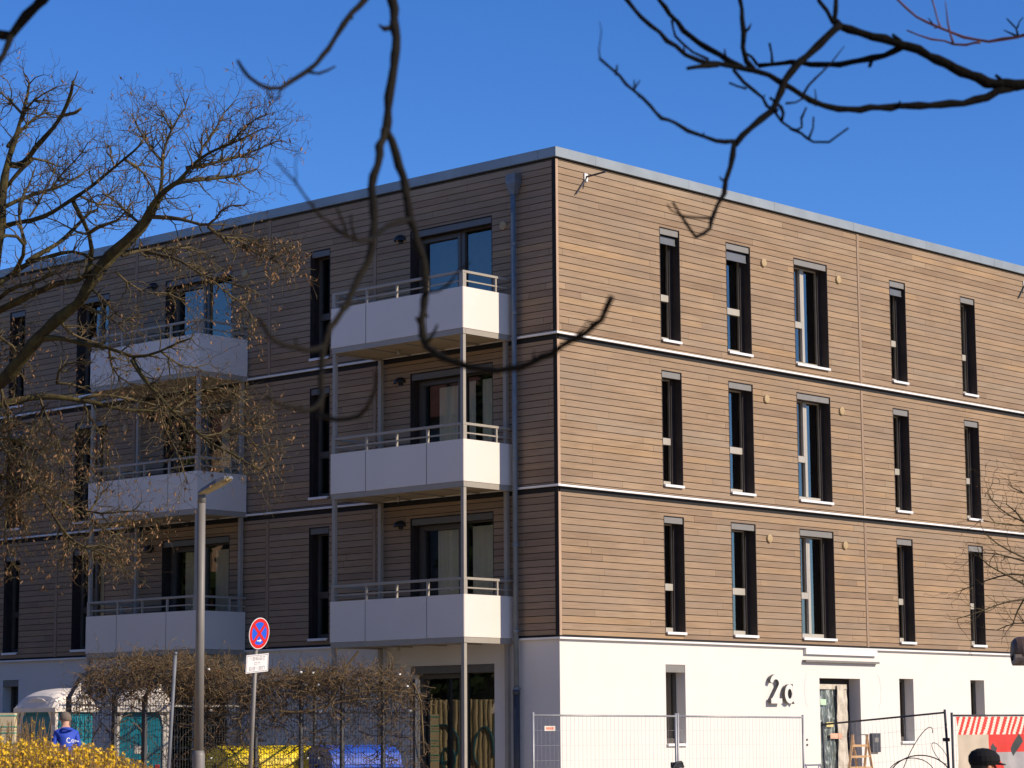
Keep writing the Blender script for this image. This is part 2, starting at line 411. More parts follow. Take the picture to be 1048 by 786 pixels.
# ------------------------------------------------------------------ windows
curtS = {}
def window(face, s0, s1, z0, z1, ty, k):
    G = M['glassS' if False else ('glassR' if face == 'S' else 'glassL')]
    door = ty == 'door'; white = k == 0
    dep = .24
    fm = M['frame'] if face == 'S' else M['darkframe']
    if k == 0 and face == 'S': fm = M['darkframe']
    zt = z1
    if ty in ('slim0',): strip = 0
    else: strip = .135 if k else .157
    # frame
    fb = MB(); w_ = .065
    f0, f1 = s0+.004, s1-.004; zz0 = z0+.02; zz1 = z1-.004
    oa, ob = -dep-.07, -dep
    fbox(fb, face, f0, f0+w_, zz0, zz1, oa, ob); fbox(fb, face, f1-w_, f1, zz0, zz1, oa, ob)
    fbox(fb, face, f0+w_, f1-w_, zz1-w_-strip*.6, zz1, oa, ob); fbox(fb, face, f0+w_, f1-w_, zz0, zz0+.10, oa, ob)
    ztr = z1-1.42
    W_ = f1-f0
    if ty in ('slim', 'slimstrip') and k:
        fbox(fb, face, f0+w_, f1-w_, ztr-.07, ztr+.07, oa, ob+.012)
        # opening sash edges
    elif ty == 'single':
        fbox(fb, face, f0+w_, f1-w_, ztr-.07, ztr+.07, oa, ob+.012)
    elif ty == 'double':
        mid = f0+W_*.50
        fbox(fb, face, mid-.045, mid+.045, zz0+.10, zz1-w_-strip*.6, oa, ob+.012)
        fbox(fb, face, (f0+w_) if face == 'S' else mid+.045, (mid-.045) if face == 'S' else f1-w_, ztr-.07, ztr+.07, oa, ob+.010)
        if face == 'S': fbox(fb, face, mid-.10, mid-.055, ztr+.07, zz1-w_-strip*.6, oa+.02, ob+.018)
    elif door:
        mid = 2.76+ (s0-1.738)*.999 if s0 < 5 else 10.80
        fbox(fb, face, mid-.05, mid+.05, zz0+.10, zz1-w_-strip*.6, oa, ob+.010)
        # leaf on the far half
        a, b2 = mid+.05, f1-w_
        fbox(fb, face, a, a+.085, zz0+.10, zz1-w_-strip*.6, oa+.01, ob+.03); fbox(fb, face, b2-.085, b2, zz0+.10, zz1-w_-strip*.6, oa+.01, ob+.03)
        fbox(fb, face, a+.085, b2-.085, zz1-w_-strip*.6-.09, zz1-w_-strip*.6, oa+.01, ob+.03); fbox(fb, face, a+.085, b2-.085, zz0+.10, zz0+.2, oa+.01, ob+.03)
    name = 'balcony_door' if door and k else ('terrace_door' if door else 'window')
    fo = fb.build(name, fm, BLD); bevel(fo, .004)
    # pane
    pb = MB(); fquad(pb, face, f0+w_-.01, f1-w_+.01, zz0+.05, -dep-.045, zz1-.05, -dep-.045); pb.build('pane', G, fo)
    # room behind
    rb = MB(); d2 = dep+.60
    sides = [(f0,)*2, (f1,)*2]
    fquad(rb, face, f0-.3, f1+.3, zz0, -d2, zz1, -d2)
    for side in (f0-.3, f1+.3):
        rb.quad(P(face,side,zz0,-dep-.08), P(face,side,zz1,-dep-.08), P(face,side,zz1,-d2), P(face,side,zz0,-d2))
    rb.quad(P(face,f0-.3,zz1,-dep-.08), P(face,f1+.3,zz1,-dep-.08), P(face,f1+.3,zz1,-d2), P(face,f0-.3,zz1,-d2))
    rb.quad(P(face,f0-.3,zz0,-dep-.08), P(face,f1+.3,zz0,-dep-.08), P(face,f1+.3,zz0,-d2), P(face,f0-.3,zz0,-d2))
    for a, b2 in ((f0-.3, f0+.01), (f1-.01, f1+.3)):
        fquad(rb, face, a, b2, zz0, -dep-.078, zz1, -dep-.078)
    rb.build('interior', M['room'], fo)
    # reveals (clad storeys only; the ground floor's belong to the wall)
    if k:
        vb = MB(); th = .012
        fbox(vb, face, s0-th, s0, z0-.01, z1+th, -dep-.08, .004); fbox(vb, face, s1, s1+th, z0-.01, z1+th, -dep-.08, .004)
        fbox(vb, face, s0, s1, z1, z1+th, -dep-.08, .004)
        # guide rails of the blind; the wide south one paints shade over the stile
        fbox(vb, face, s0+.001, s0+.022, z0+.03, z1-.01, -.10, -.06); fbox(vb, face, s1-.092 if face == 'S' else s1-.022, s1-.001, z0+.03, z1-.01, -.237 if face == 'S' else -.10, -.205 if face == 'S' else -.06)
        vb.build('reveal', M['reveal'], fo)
    if strip:
        sb = MB(); fbox(sb, face, s0+.012, s1-.012, z1-strip, z1-.008, -.05, -.018 if k else -.004)
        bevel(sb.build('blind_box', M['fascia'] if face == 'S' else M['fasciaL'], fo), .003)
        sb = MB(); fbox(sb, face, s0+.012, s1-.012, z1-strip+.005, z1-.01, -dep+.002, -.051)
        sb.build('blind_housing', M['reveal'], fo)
    if not door:
        sb = MB()
        fbox(sb, face, s0+.002, s1-.002, z0-.012, z0+.018, -dep, .055)
        fbox(sb, face, s0+.002, s1-.002, z0-.035, z0-.0125, .045, .055)
        bevel(sb.build('sill', M['sill'], fo), .003)
    else:
        sb = MB(); fbox(sb, face, s0+.002, s1-.002, z0-.02, z0+.018, -dep, .02); sb.build('threshold', M['sill'], fo)
    return fo

def curtain(fo, face, s0, s1, z0, z1, off=-.34, fold=.03, label=None):
    mb = MB(); n = max(8, int((s1-s0)/.03)); pts = []
    ph = random.random()*6
    for i in range(n+1):
        s = s0+(s1-s0)*i/n
        o = off + fold*(.5*math.sin(ph+s*38) + .3*math.sin(ph*2+s*61))
        pts.append((s, o))
    for (a, oa), (b2, ob) in zip(pts[:-1], pts[1:]):
        mb.quad(P(face,a,z0,oa), P(face,b2,z0,ob), P(face,b2,z1,ob), P(face,a,z1,oa))
    o = mb.build('curtain', M['curtain'], fo, smooth=True); return o

for o in openS:
    fo = window('S', *o)
    s0, s1, z0, z1, ty, k = o
    if k == 3 and ty in ('slim', 'single') and s0 < 13:
        h = .10 if s0 > 4 and s0 < 7 else .07
        mb = MB(); fbox(mb, 'S', s0+.03, s1-.03, z1-.16-h-.06, z1-.16, -.115, -.085); fbox(mb, 'S', s0+.03, s1-.03, z1-.185-h-.06, z1-.16-h-.06, -.12, -.078)
        mb.build('lowered_blind', M['blind'], fo)
for o in openW:
    fo = window('W', *o)
    s0, s1, z0, z1, ty, k = o
    if ty == 'door' and k == 2 and s0 < 5: curtain(fo, 'W', 1.82, 2.35, z0+.15, z1-.25); curtain(fo, 'W', 2.50, 2.68, z0+.15, z1-.25); curtain(fo, 'W', 2.98, 3.55, z0+.15, z1-.30)
    if ty == 'door' and k == 1 and s0 < 5: curtain(fo, 'W', 1.82, 2.62, z0+.15, z1-.22, fold=.015); curtain(fo, 'W', 2.95, 3.60, z0+.3, z1-.25, fold=.01)
    if ty == 'door' and k == 1 and s0 > 5: curtain(fo, 'W', 9.8, 10.55, z0+.15, z1-.25, fold=.01); curtain(fo, 'W', 10.9, 11.6, z0+.15, z1-.25, fold=.02)
    if ty == 'door' and k == 2 and s0 > 5: curtain(fo, 'W', 9.95, 10.4, z0+.15, z1-.25); 
    if ty == 'double' and s0 < 16 and k < 3: curtain(fo, 'W', 14.15, 14.7, z0+.15, z1-.3, fold=.02)
    if ty == 'slim' and s0 < 8 and k == 1: curtain(fo, 'W', 6.55, 6.80, z0+.15, z0+1.1, fold=.02)
for o in gS:
    if o[4] != 'entrance': window('S', *o)
for o in gW:
    fo = window('W', *o)

# balconies
def balcony(y0, y1, zf, joints, posts_to):
    bb = MB()   # slab and beam
    X = -1.44
    bb.box(X+.004, -.02, y0+.004, y1-.004, zf-.075, zf-.012)
    root = bb.build('balcony', M['soffit'], BLD)
    b2 = MB()
    b2.box(X, X+.07, y0, y1, zf-.115, zf-.004); b2.box(X+.07, -.02, y0, y0+.06, zf-.115, zf-.004); b2.box(X+.07, -.02, y1-.06, y1, zf-.115, zf-.004)
    for yy in (y0+.9, (y0+y1)/2, y1-.9): b2.box(X+.07, -.02, yy-.03, yy+.03, zf-.10, zf-.076)
    bevel(b2.build('edge_beam', M['steel'], root), .005)
    zt = zf+.815
    js = [y0] + joints + [y1]
    for a, c in zip(js[:-1], js[1:]):
        p_ = MB(); p_.box(X-.012, X-.002, a+(.010 if a != y0 else -.004), c-(.010 if c != y1 else -.004), zf-.002, zt); p_.build('parapet_board', M['panel'], root)
    for jj in joints:
        p_ = MB(); p_.box(X-.0015, X+.004, jj-.02, jj+.02, zf+.002, zt-.002); p_.build('joint_strip', M['groove'], root)
    for yy in (y0-.010, y1):
        p_ = MB(); p_.box(X-.0005, -.06, yy, yy+.010, zf-.002, zt); p_.build('parapet_board', M['panel'], root)
    r = MB(); zr = zf+1.13
    r.box(X, X+.06, y0+.002, y1-.002, zr-.035, zr+.015)                       # hand rail
    r.box(X+.015, X+.04, y0+.03, y1-.03, zr-.205, zr-.175)
    r.box(X+.06, -.03, y0+.002, y0+.062, zr-.035, zr+.015); r.box(X+.06, -.03, y1-.062, y1-.002, zr-.035, zr+.015)
    r.box(X+.06, -.03, y0+.017, y0+.042, zr-.205, zr-.175); r.box(X+.06, -.03, y1-.042, y1-.017, zr-.205, zr-.175)
    bevel(r.build('handrail', M['steel'], root), .005)
    n = []
    for yy, w_ in ((joints[0], .05), ((joints[0]+joints[1])/2, .03), (joints[1], .05)):
        q = MB(); q.box(X+.006, X+.05, yy-w_/2, yy+w_/2, zf-.01, zr-.036); q.build('baluster', M['steel'], root)
    for yy in (y0+.01, y1-.05):
        q = MB(); q.box(-.50, -.46, yy, yy+.04, zf-.01, zr-.036); q.build('baluster', M['steel'], root)
    for yy in (y0+.003, y1-.103):
        q = MB(); q.box(X+.003, X+.098, yy, yy+.10, zf-.002, zr-.036); q.build('corner_post', M['steel'], root)
        q = MB(); q.box(X+.012, X+.092, yy+.01, yy+.09, posts_to, zf-.116); bevel(q.build('corner_post', M['steel'], root), .006)
        q = MB(); q.box(-.155, -.075, yy+.06 if yy < (y0+y1)/2 else yy-.02, yy+.14 if yy < (y0+y1)/2 else yy+.06, posts_to, zf-.116); q.build('wall_post', M['steel'], root)
    # drain stub under the slab
    q = MB(); q.tube([(-.75, y1-1.25, zf-.075), (-.75, y1-1.25, zf-.20)], .035, 8); q.build('drain', M['steel'], root, smooth=True)
    return root
for y0, y1, j in ((1.163, 4.90, [2.163, 3.885]), (9.101, 12.885, [10.09, 11.80])):
    for k in (3,2,1):
        zf = storey(k-1)+.006
        balcony(y0, y1, zf, j, (storey(k-2)+.82) if k > 1 else GZ)
# balcony wall lamps, vents
def wall_lamp(y, z):
    mb = MB(); n = 12
    for i in range(5):
        a0, a1 = math.pi/2*i/5, math.pi/2*(i+1)/5
        for k in range(n):
            t0, t1 = math.pi*k/n-math.pi/2, math.pi*(k+1)/n-math.pi/2
            def q(a, t): return (-.16*math.cos(a)*math.cos(t)-.01, y+.15*math.cos(a)*math.sin(t), z+.13*math.sin(a))
            mb.quad(q(a0,t0), q(a0,t1), q(a1,t1), q(a1,t0))
    mb.box(-.02, -.001, y-.06, y+.06, z-.05, z+.10)
    o = mb.build('wall_lamp', M['black'], BLD, smooth=False)
for z in (11.75, 8.74, 5.76): wall_lamp(4.33, z)
for z in (11.8, 8.75, 5.72): wall_lamp(12.45, z)
def vent(face, s, z):
    mb = MB(); n = 20; r = .088
    ring = [P(face, s+r*math.cos(2*math.pi*i/n), z+r*math.sin(2*math.pi*i/n), .035) for i in range(n)]
    back = [P(face, s+r*math.cos(2*math.pi*i/n), z+r*math.sin(2*math.pi*i/n), -.004) for i in range(n)]
    inn = [P(face, s+r*.72*math.cos(2*math.pi*i/n), z+r*.72*math.sin(2*math.pi*i/n), .042) for i in range(n)]
    for i in range(n):
        j = (i+1) % n
        mb.quad(ring[i], ring[j], back[j], back[i]); mb.quad(ring[i], ring[j], inn[j], inn[i])
    mb.poly(inn); mb.build('vent_cap', M['vent'], BLD)
for s in (6.77, 9.56):
    for z in (11.635, 8.645, 5.635): vent('S', s, z)
for s, zz in ((1.40, (11.65,8.65)), (9.26, (11.72,)), (13.4, (8.62,))):
    for z in zz: vent('W', s, z)

# rain pipe with hopper
mb = MB(); yp = 1.02; xp = -.13
mb.tube([(xp,yp,12.22),(xp,yp,2.36)], .052, 14); pipe = mb.build('downpipe', M['zinc'], BLD, smooth=True)
mb = MB()
for z in (11.2, 9.8, 8.0, 6.9, 5.2, 3.52, 2.40):
    mb.tube([(xp,yp,z-.025),(xp,yp,z+.025)], .061, 14); mb.box(xp, 0, yp-.012, yp+.012, z-.01, z+.01)
mb.build('bracket', M['zinc'], pipe)
mb = MB(); a = (-.21,-.02,.90,1.14); c = (-.17,-.07,.96,1.08)
mb.box(-.215, -.012, .895, 1.145, 12.42, 12.62)
T = [(a[0],a[2]),(a[1],a[2]),(a[1],a[3]),(a[0],a[3])]; B = [(c[0],c[2]),(c[1],c[2]),(c[1],c[3]),(c[0],c[3])]
for i in range(4):
    j = (i+1) % 4
    mb.quad((*B[i],12.20), (*B[j],12.20), (*T[j],12.42), (*T[i],12.42))
mb.build('rain_hopper', M['zincd'], pipe)
mb = MB(); mb.tube([(xp,yp,2.37),(xp,yp,GZ)], .066, 14); mb.tube([(xp,yp,2.37),(xp,yp,2.28)], .075, 14); mb.build('standpipe', M['iron'], pipe, smooth=True)

# bracket arms near the roof on the south side
for sx, z in ((.90, 12.57), (17.60, 12.60)):
    mb = MB(); mb.box(sx-.05, sx+.05, -.03, -.002, z-.09, z+.07, 0)
    mb.bar((sx, -.03, z), (sx+.10, -.46, z+.055), .03, .03, 1)
    mb.bar((sx, -.03, z-.02), (sx-.32, -.03, z-.40), .035, .02, 1)
    mb.build('wall_bracket', [M['band'], M['iron']], BLD)

# canopy rail and plate over the entrance, house number, letter box, entrance
mb = MB(); mb.box(7.87, 10.66, -.10, -.002, 3.055, 3.075); mb.box(7.87, 10.66, -.10, -.085, 3.03, 3.0545); mb.box(7.87, 10.66, -.05, -.002, 3.03, 3.054)
bevel(mb.build('canopy_rail', M['fascia'], BLD), .003)
mb = MB(); mb.box(7.93, 10.62, -.072, -.002, 3.20, 3.329); mb.build('canopy_plate', M['band'], BLD)

def stroke(mb, pts, w, o0, o1, m0=0, m1=1, taper=None):
    """a pen stroke on the south wall, extruded from o0 to o1"""
    Lp, Rp = [], []
    for i, p in enumerate(pts):
        a = Vector(pts[max(i-1, 0)]); c = Vector(pts[min(i+1, len(pts)-1)]); d = (c-a).normalized()
        n = Vector((-d.y, d.x)); ww = (w*(taper[i] if taper else 1))/2
        Lp.append(Vector(p)+n*ww); Rp.append(Vector(p)-n*ww)
    for i in range(len(pts)-1):
        q = [Lp[i], Lp[i+1], Rp[i+1], Rp[i]]
        mb.poly([P('S', v.x, v.y, o1) for v in reversed(q)], m0)
        for a, c in ((Lp[i], Lp[i+1]), (Rp[i+1], Rp[i])):
            mb.quad(P('S',a.x,a.y,o0), P('S',c.x,c.y,o0), P('S',c.x,c.y,o1), P('S',a.x,a.y,o1), m1)
    for a, c in ((Lp[0], Rp[0]), (Lp[-1], Rp[-1])):
        mb.quad(P('S',a.x,a.y,o0), P('S',c.x,c.y,o0), P('S',c.x,c.y,o1), P('S',a.x,a.y,o1), m1)
sideM = simple('dark_letter_side', (.10,.095,.09), .6)
ox, oz, H2 = 6.56, 2.135, .60
def arc(cx, cy, rx, ry, a0, a1, n): return [(cx+rx*math.cos(R_(a0+(a1-a0)*i/n)), cy+ry*math.sin(R_(a0+(a1-a0)*i/n))) for i in range(n+1)]
mb = MB(); W2 = .40
pts = arc(ox+.20, oz+H2-.175, .155, .135, 175, -35, 12) + [(ox+.235, oz+.235), (ox+.14, oz+.12), (ox+.075, oz+.055)]
stroke(mb, pts, .105, .045, .115, taper=[.8]+[1]*13+[1,.95])
stroke(mb, [(ox+.015, oz+.052), (ox+.40, oz+.052)], .105, .045, .118)
mb.build('house_number', [M['render'], sideM], BLD)
mb = MB(); ax = ox+.52
stroke(mb, arc(ax+.16, oz+.205, .125, .155, 0, 360, 20), .098, .045, .115)
stroke(mb, [(ax+.315, oz+.41), (ax+.30, oz+.20), (ax+.31, oz+.07), (ax+.355, oz+.02)], .085, .045, .118)
mb.build('house_number', [M['render'], sideM], BLD)
mb = MB()
for z in (1.37, 1.26):
    mb.tube([(7.97, .002, z), (7.97, -.02, z)], .022, 10)
mb.build('wall_hole_stub', M['iron'], BLD)  # dark round stubs drawn for two holes in the wall
mb = MB(); mb.box(10.34, 10.66, -.07, -.002, 1.08, 1.50); lb = bevel(mb.build('letter_box', M['iron'], BLD), .006)
mb = MB(); mb.box(10.42, 10.57, -.075, -.0705, 1.30, 1.40); mb.build('flap', M['fascia'], lb)

# faint pencil outlines left on the plaster
mb = MB()
for cx, s_ in ((8.05, 1), (10.7, -1)):
    pts = [(cx+s_*.12*math.cos(R_(90+180*i/10)), 2.42+.36*math.sin(R_(90+180*i/10))) for i in range(11)]
    stroke(mb, pts, .012, .000, .003)
mb.build('pencil_mark', [simple('pencil', (.55,.54,.52), .9)]*2, BLD)

# entrance door wrapped in film
def film_mat():
    m, nt, out = newmat('protective_film')
    p = nt.nodes.new('ShaderNodeBsdfPrincipled'); g = nt.nodes.new('ShaderNodeNewGeometry')
    mp = nt.nodes.new('ShaderNodeMapping'); mp.inputs['Scale'].default_value = (7, 7, 2.2); L(nt, g.outputs['Position'], mp.inputs[0])
    n = nt.nodes.new('ShaderNodeTexNoise'); n.inputs['Scale'].default_value = 1.6; n.inputs['Detail'].default_value = 8; n.inputs['Distortion'].default_value = 1.5
    L(nt, mp.outputs[0], n.inputs['Vector'])
    r = nt.nodes.new('ShaderNodeValToRGB'); e = r.color_ramp.elements
    e[0].position = .42; e[0].color = (.07,.085,.075,1); e[1].position = .68; e[1].color = (.55,.58,.53,1)
    x = e.new(.56); x.color = (.17,.20,.18,1)
    L(nt, n.outputs[0], r.inputs[0]); L(nt, r.outputs[0], p.inputs['Base Color']); p.inputs['Roughness'].default_value = .25
    b = nt.nodes.new('ShaderNodeBump'); b.inputs['Strength'].default_value = .8; b.inputs['Distance'].default_value = .03
    L(nt, n.outputs[0], b.inputs['Height']); L(nt, b.outputs[0], p.inputs['Normal']); L(nt, p.outputs[0], out.inputs[0])
    return m
mb = MB(); d0, d1, zb, ztp = 8.486, 10.016, GZ, 2.69
mb.box(d0, d1, .30, .34, zb, ztp); ent = mb.build('entrance_door', M['reveal'], BLD)
def crumpled(s0, s1, z0, z1, y, amp, nx, nz, seed):
    mb = MB(); g = []
    for i in range(nx+1):
        for j in range(nz+1):
            s_ = s0+(s1-s0)*i/nx; z_ = z0+(z1-z0)*j/nz
            nn = noise.noise(Vector((s_*5+seed, z_*1.4, seed))) + .5*noise.noise(Vector((s_*14, z_*4, seed)))
            edge = .03*noise.noise(Vector((z_*2, seed, i)))
            g.append((s_+edge*(1 if i in (0, nx) else .3), y+amp*nn, z_))
    mb.v = g; 
    for i in range(nx):
        for j in range(nz):
            a = i*(nz+1)+j; mb.f.append((a, a+nz+1, a+nz+2, a+1)); mb.m.append(0)
    return mb
crumpled(8.50, 9.42, zb, 2.50, .19, .03, 26, 60, 3.1).build('protective_film', film_mat(), ent, smooth=True)
cl = simple('beige_foil', (.52,.46,.36), .5, var=.25, scale=6, bump=.3, bscale=12)
crumpled(9.30, 9.58, zb, 2.56, .12, .05, 12, 60, 8.4).build('foil_roll', cl, ent, smooth=True)
crumpled(9.60, 9.72, .6, 2.45, .16, .05, 6, 50, 5.4).build('foil_roll', cl, ent, smooth=True)
crumpled(8.50, 9.70, 2.46, 2.57, .15, .03, 26, 6, 1.4).build('foil_roll', cl, ent, smooth=True)
for (u0, u1, v0, v1, c) in ((839.5,845.5,715.5,721.5,(.45,.62,.42)), (846,853,739,744,(.62,.52,.20)), (850,862,750.5,756,(.70,.38,.24))):
    a = aty(u0, v1, .12); c2 = aty(u1, v0, .12)
    mb = MB(); mb.box(max(a.x, 8.49), c2.x, .118, .122, a.z, c2.z); mb.build('sticker', simple('sticker', c, .6), ent)

# ------------------------------------------------------------------ houses added out of view to block low sky and fill the window reflections
def house(x0, x1, y0, y1, h, col, label, face):
    t = thing('added_house', label, 'house', ((x0+x1)/2, (y0+y1)/2, GZ), 'added unseen houses across the street')
    wm = simple('house_plaster', col, .9, var=.06, scale=1)
    mb = MB(); mb.box(x0, x1, y0, y1, GZ-.09, h); mb.build('wall', wm, t)
    mb = MB(); e = .5
    if face == 'E':
        xm = (x0+x1)/2
        for a, b2 in ((x0-e, xm), (x1+e, xm)):
            mb.quad((a,y0-e,h-.1),(a,y1+e,h-.1),(b2,y1+e,h+3.2),(b2,y0-e,h+3.2))
        for y in (y0, y1): mb.poly([(x0,y,h),(x1,y,h),(xm,y,h+3.0)])
    else:
        ym = (y0+y1)/2
        for a, b2 in ((y0-e, ym), (y1+e, ym)):
            mb.quad((x0-e,a,h-.1),(x1+e,a,h-.1),(x1+e,b2,h+3.2),(x0-e,b2,h+3.2))
        for x in (x0, x1): mb.poly([(x,y0,h),(x,y1,h),(x,ym,h+3.0)])
    mb.build('roof', simple('roof_tiles', (.12,.05,.035), .8, var=.2, scale=3), t)
    n = 4
    for i in range(n):
        for fl in range(int(h//2.9)):
            mb = MB(); z = .9+fl*2.9
            if face == 'E':
                yy = y0+(y1-y0)*(i+.5)/n; mb.box(x1, x1+.04, yy-.55, yy+.55, z, z+1.4)
            else:
                xx = x0+(x1-x0)*(i+.5)/n; mb.box(xx-.55, xx+.55, y1, y1+.04, z, z+1.4)
            mb.build('window', M['room'], t)
house(-46,-33,-14,9, 11.5, (.38,.33,.26), 'added unseen ochre plastered house standing by itself across the street', 'E')
house(-27,-17,13,29, 11.2, (.30,.29,.27), 'added unseen grey plastered house opposite the balconies', 'E')
house(-27,-17,31,47, 11.2, (.36,.25,.18), 'added unseen brick coloured house behind the grey plastered one', 'E')
house(-10,12,-75,-64, 9, (.33,.31,.27), 'added unseen pale brown house facing the sunny timber front', 'N')
house(20,44,-75,-64, 9, (.28,.20,.15), 'added unseen dark brown house facing the sunny timber front', 'N')

# ------------------------------------------------------------------ trees
class Limbs:
    """limbs surveyed as (u, v) stations; each starts at the depth of the limb it grows from"""
    def __init__(s, base): s.nodes = []; s.base = base
    def depth(s, u, v):
        best = None
        for (a, b, d) in s.nodes:
            q = (a-u)**2+(b-v)**2
            if best is None or q < best[0]: best = (q, d)
        return best[1] if best and best[0] < 18**2 else None
    def path(s, pts, drift, dep=None):
        d0 = dep if dep is not None else (s.depth(*pts[0]) or s.base)
        # subdivide
        P_ = [pts[0]]
        for a, b in zip(pts[:-1], pts[1:]):
            n = max(1, int(math.hypot(a[0]-b[0], a[1]-b[1])/9))
            for i in range(1, n+1): P_.append((a[0]+(b[0]-a[0])*i/n, a[1]+(b[1]-a[1])*i/n))
        out = []; N = len(P_)-1
        for i, (u, v) in enumerate(P_):
            d = d0+drift*i/N
            s.nodes.append((u, v, d)); out.append(at(u, v, d))
        return out
def smoothpath(p):
    q = [p[0]]
    for i in range(1, len(p)-1): q.append((p[i-1]+p[i]*2+p[i+1])/4)
    q.append(p[-1]); return q

def rnd_dir():
    while True:
        v = Vector((random.uniform(-1,1), random.uniform(-1,1), random.uniform(-1,1)))
        if .1 < v.length < 1: return v.normalized()
def twig(tm, lm, p, d, length, r, level, leafp, maxlev=2, gnarl=.50, lift=.04, leafsize=.055):
    n = max(3, int(length/.06)); step = length/n; pts = [p.copy()]; rad = [r]
    dd = d.copy()
    for i in range(n):
        dd = (dd + rnd_dir()*gnarl + Vector((0,0,lift))).normalized()
        p = p + dd*step; pts.append(p); rad.append(max(.0022, r*(1-.75*(i+1)/n)))
        if level < maxlev and i > 0 and random.random() < (.62 if level == 0 else .55):
            side = (dd.cross(rnd_dir())).normalized()
            twig(tm, lm, p, (dd*.55+side*.85).normalized(), length*random.uniform(.28,.55), rad[-1]*.72, level+1, leafp, maxlev, gnarl, lift, leafsize)
        if lm is not None and random.random() < leafp: leaf(lm, p, leafsize)
    tm.tube(pts, rad, 3 if level else 4, cap=False)
def leaf(lm, p, size):
    s_ = size*random.uniform(.6,1.35)
    ax = (Vector((0,0,-1))+rnd_dir()*.8).normalized(); sd_ = ax.cross(rnd_dir()).normalized()*s_*.20
    nn = ax.cross(sd_).normalized()*s_*.16
    a = p; m_ = p+ax*s_*.5; e = p+ax*s_
    n = len(lm.v); lm.v += [tuple(a), tuple(m_+sd_+nn), tuple(e), tuple(m_-sd_+nn), tuple(m_)]
    lm.f += [(n, n+1, n+4), (n+1, n+2, n+4), (n+2, n+3, n+4), (n+3, n, n+4)]; lm.m += [0]*4

PXM = lambda D: D/FPX                               # metres per picture pixel at depth D
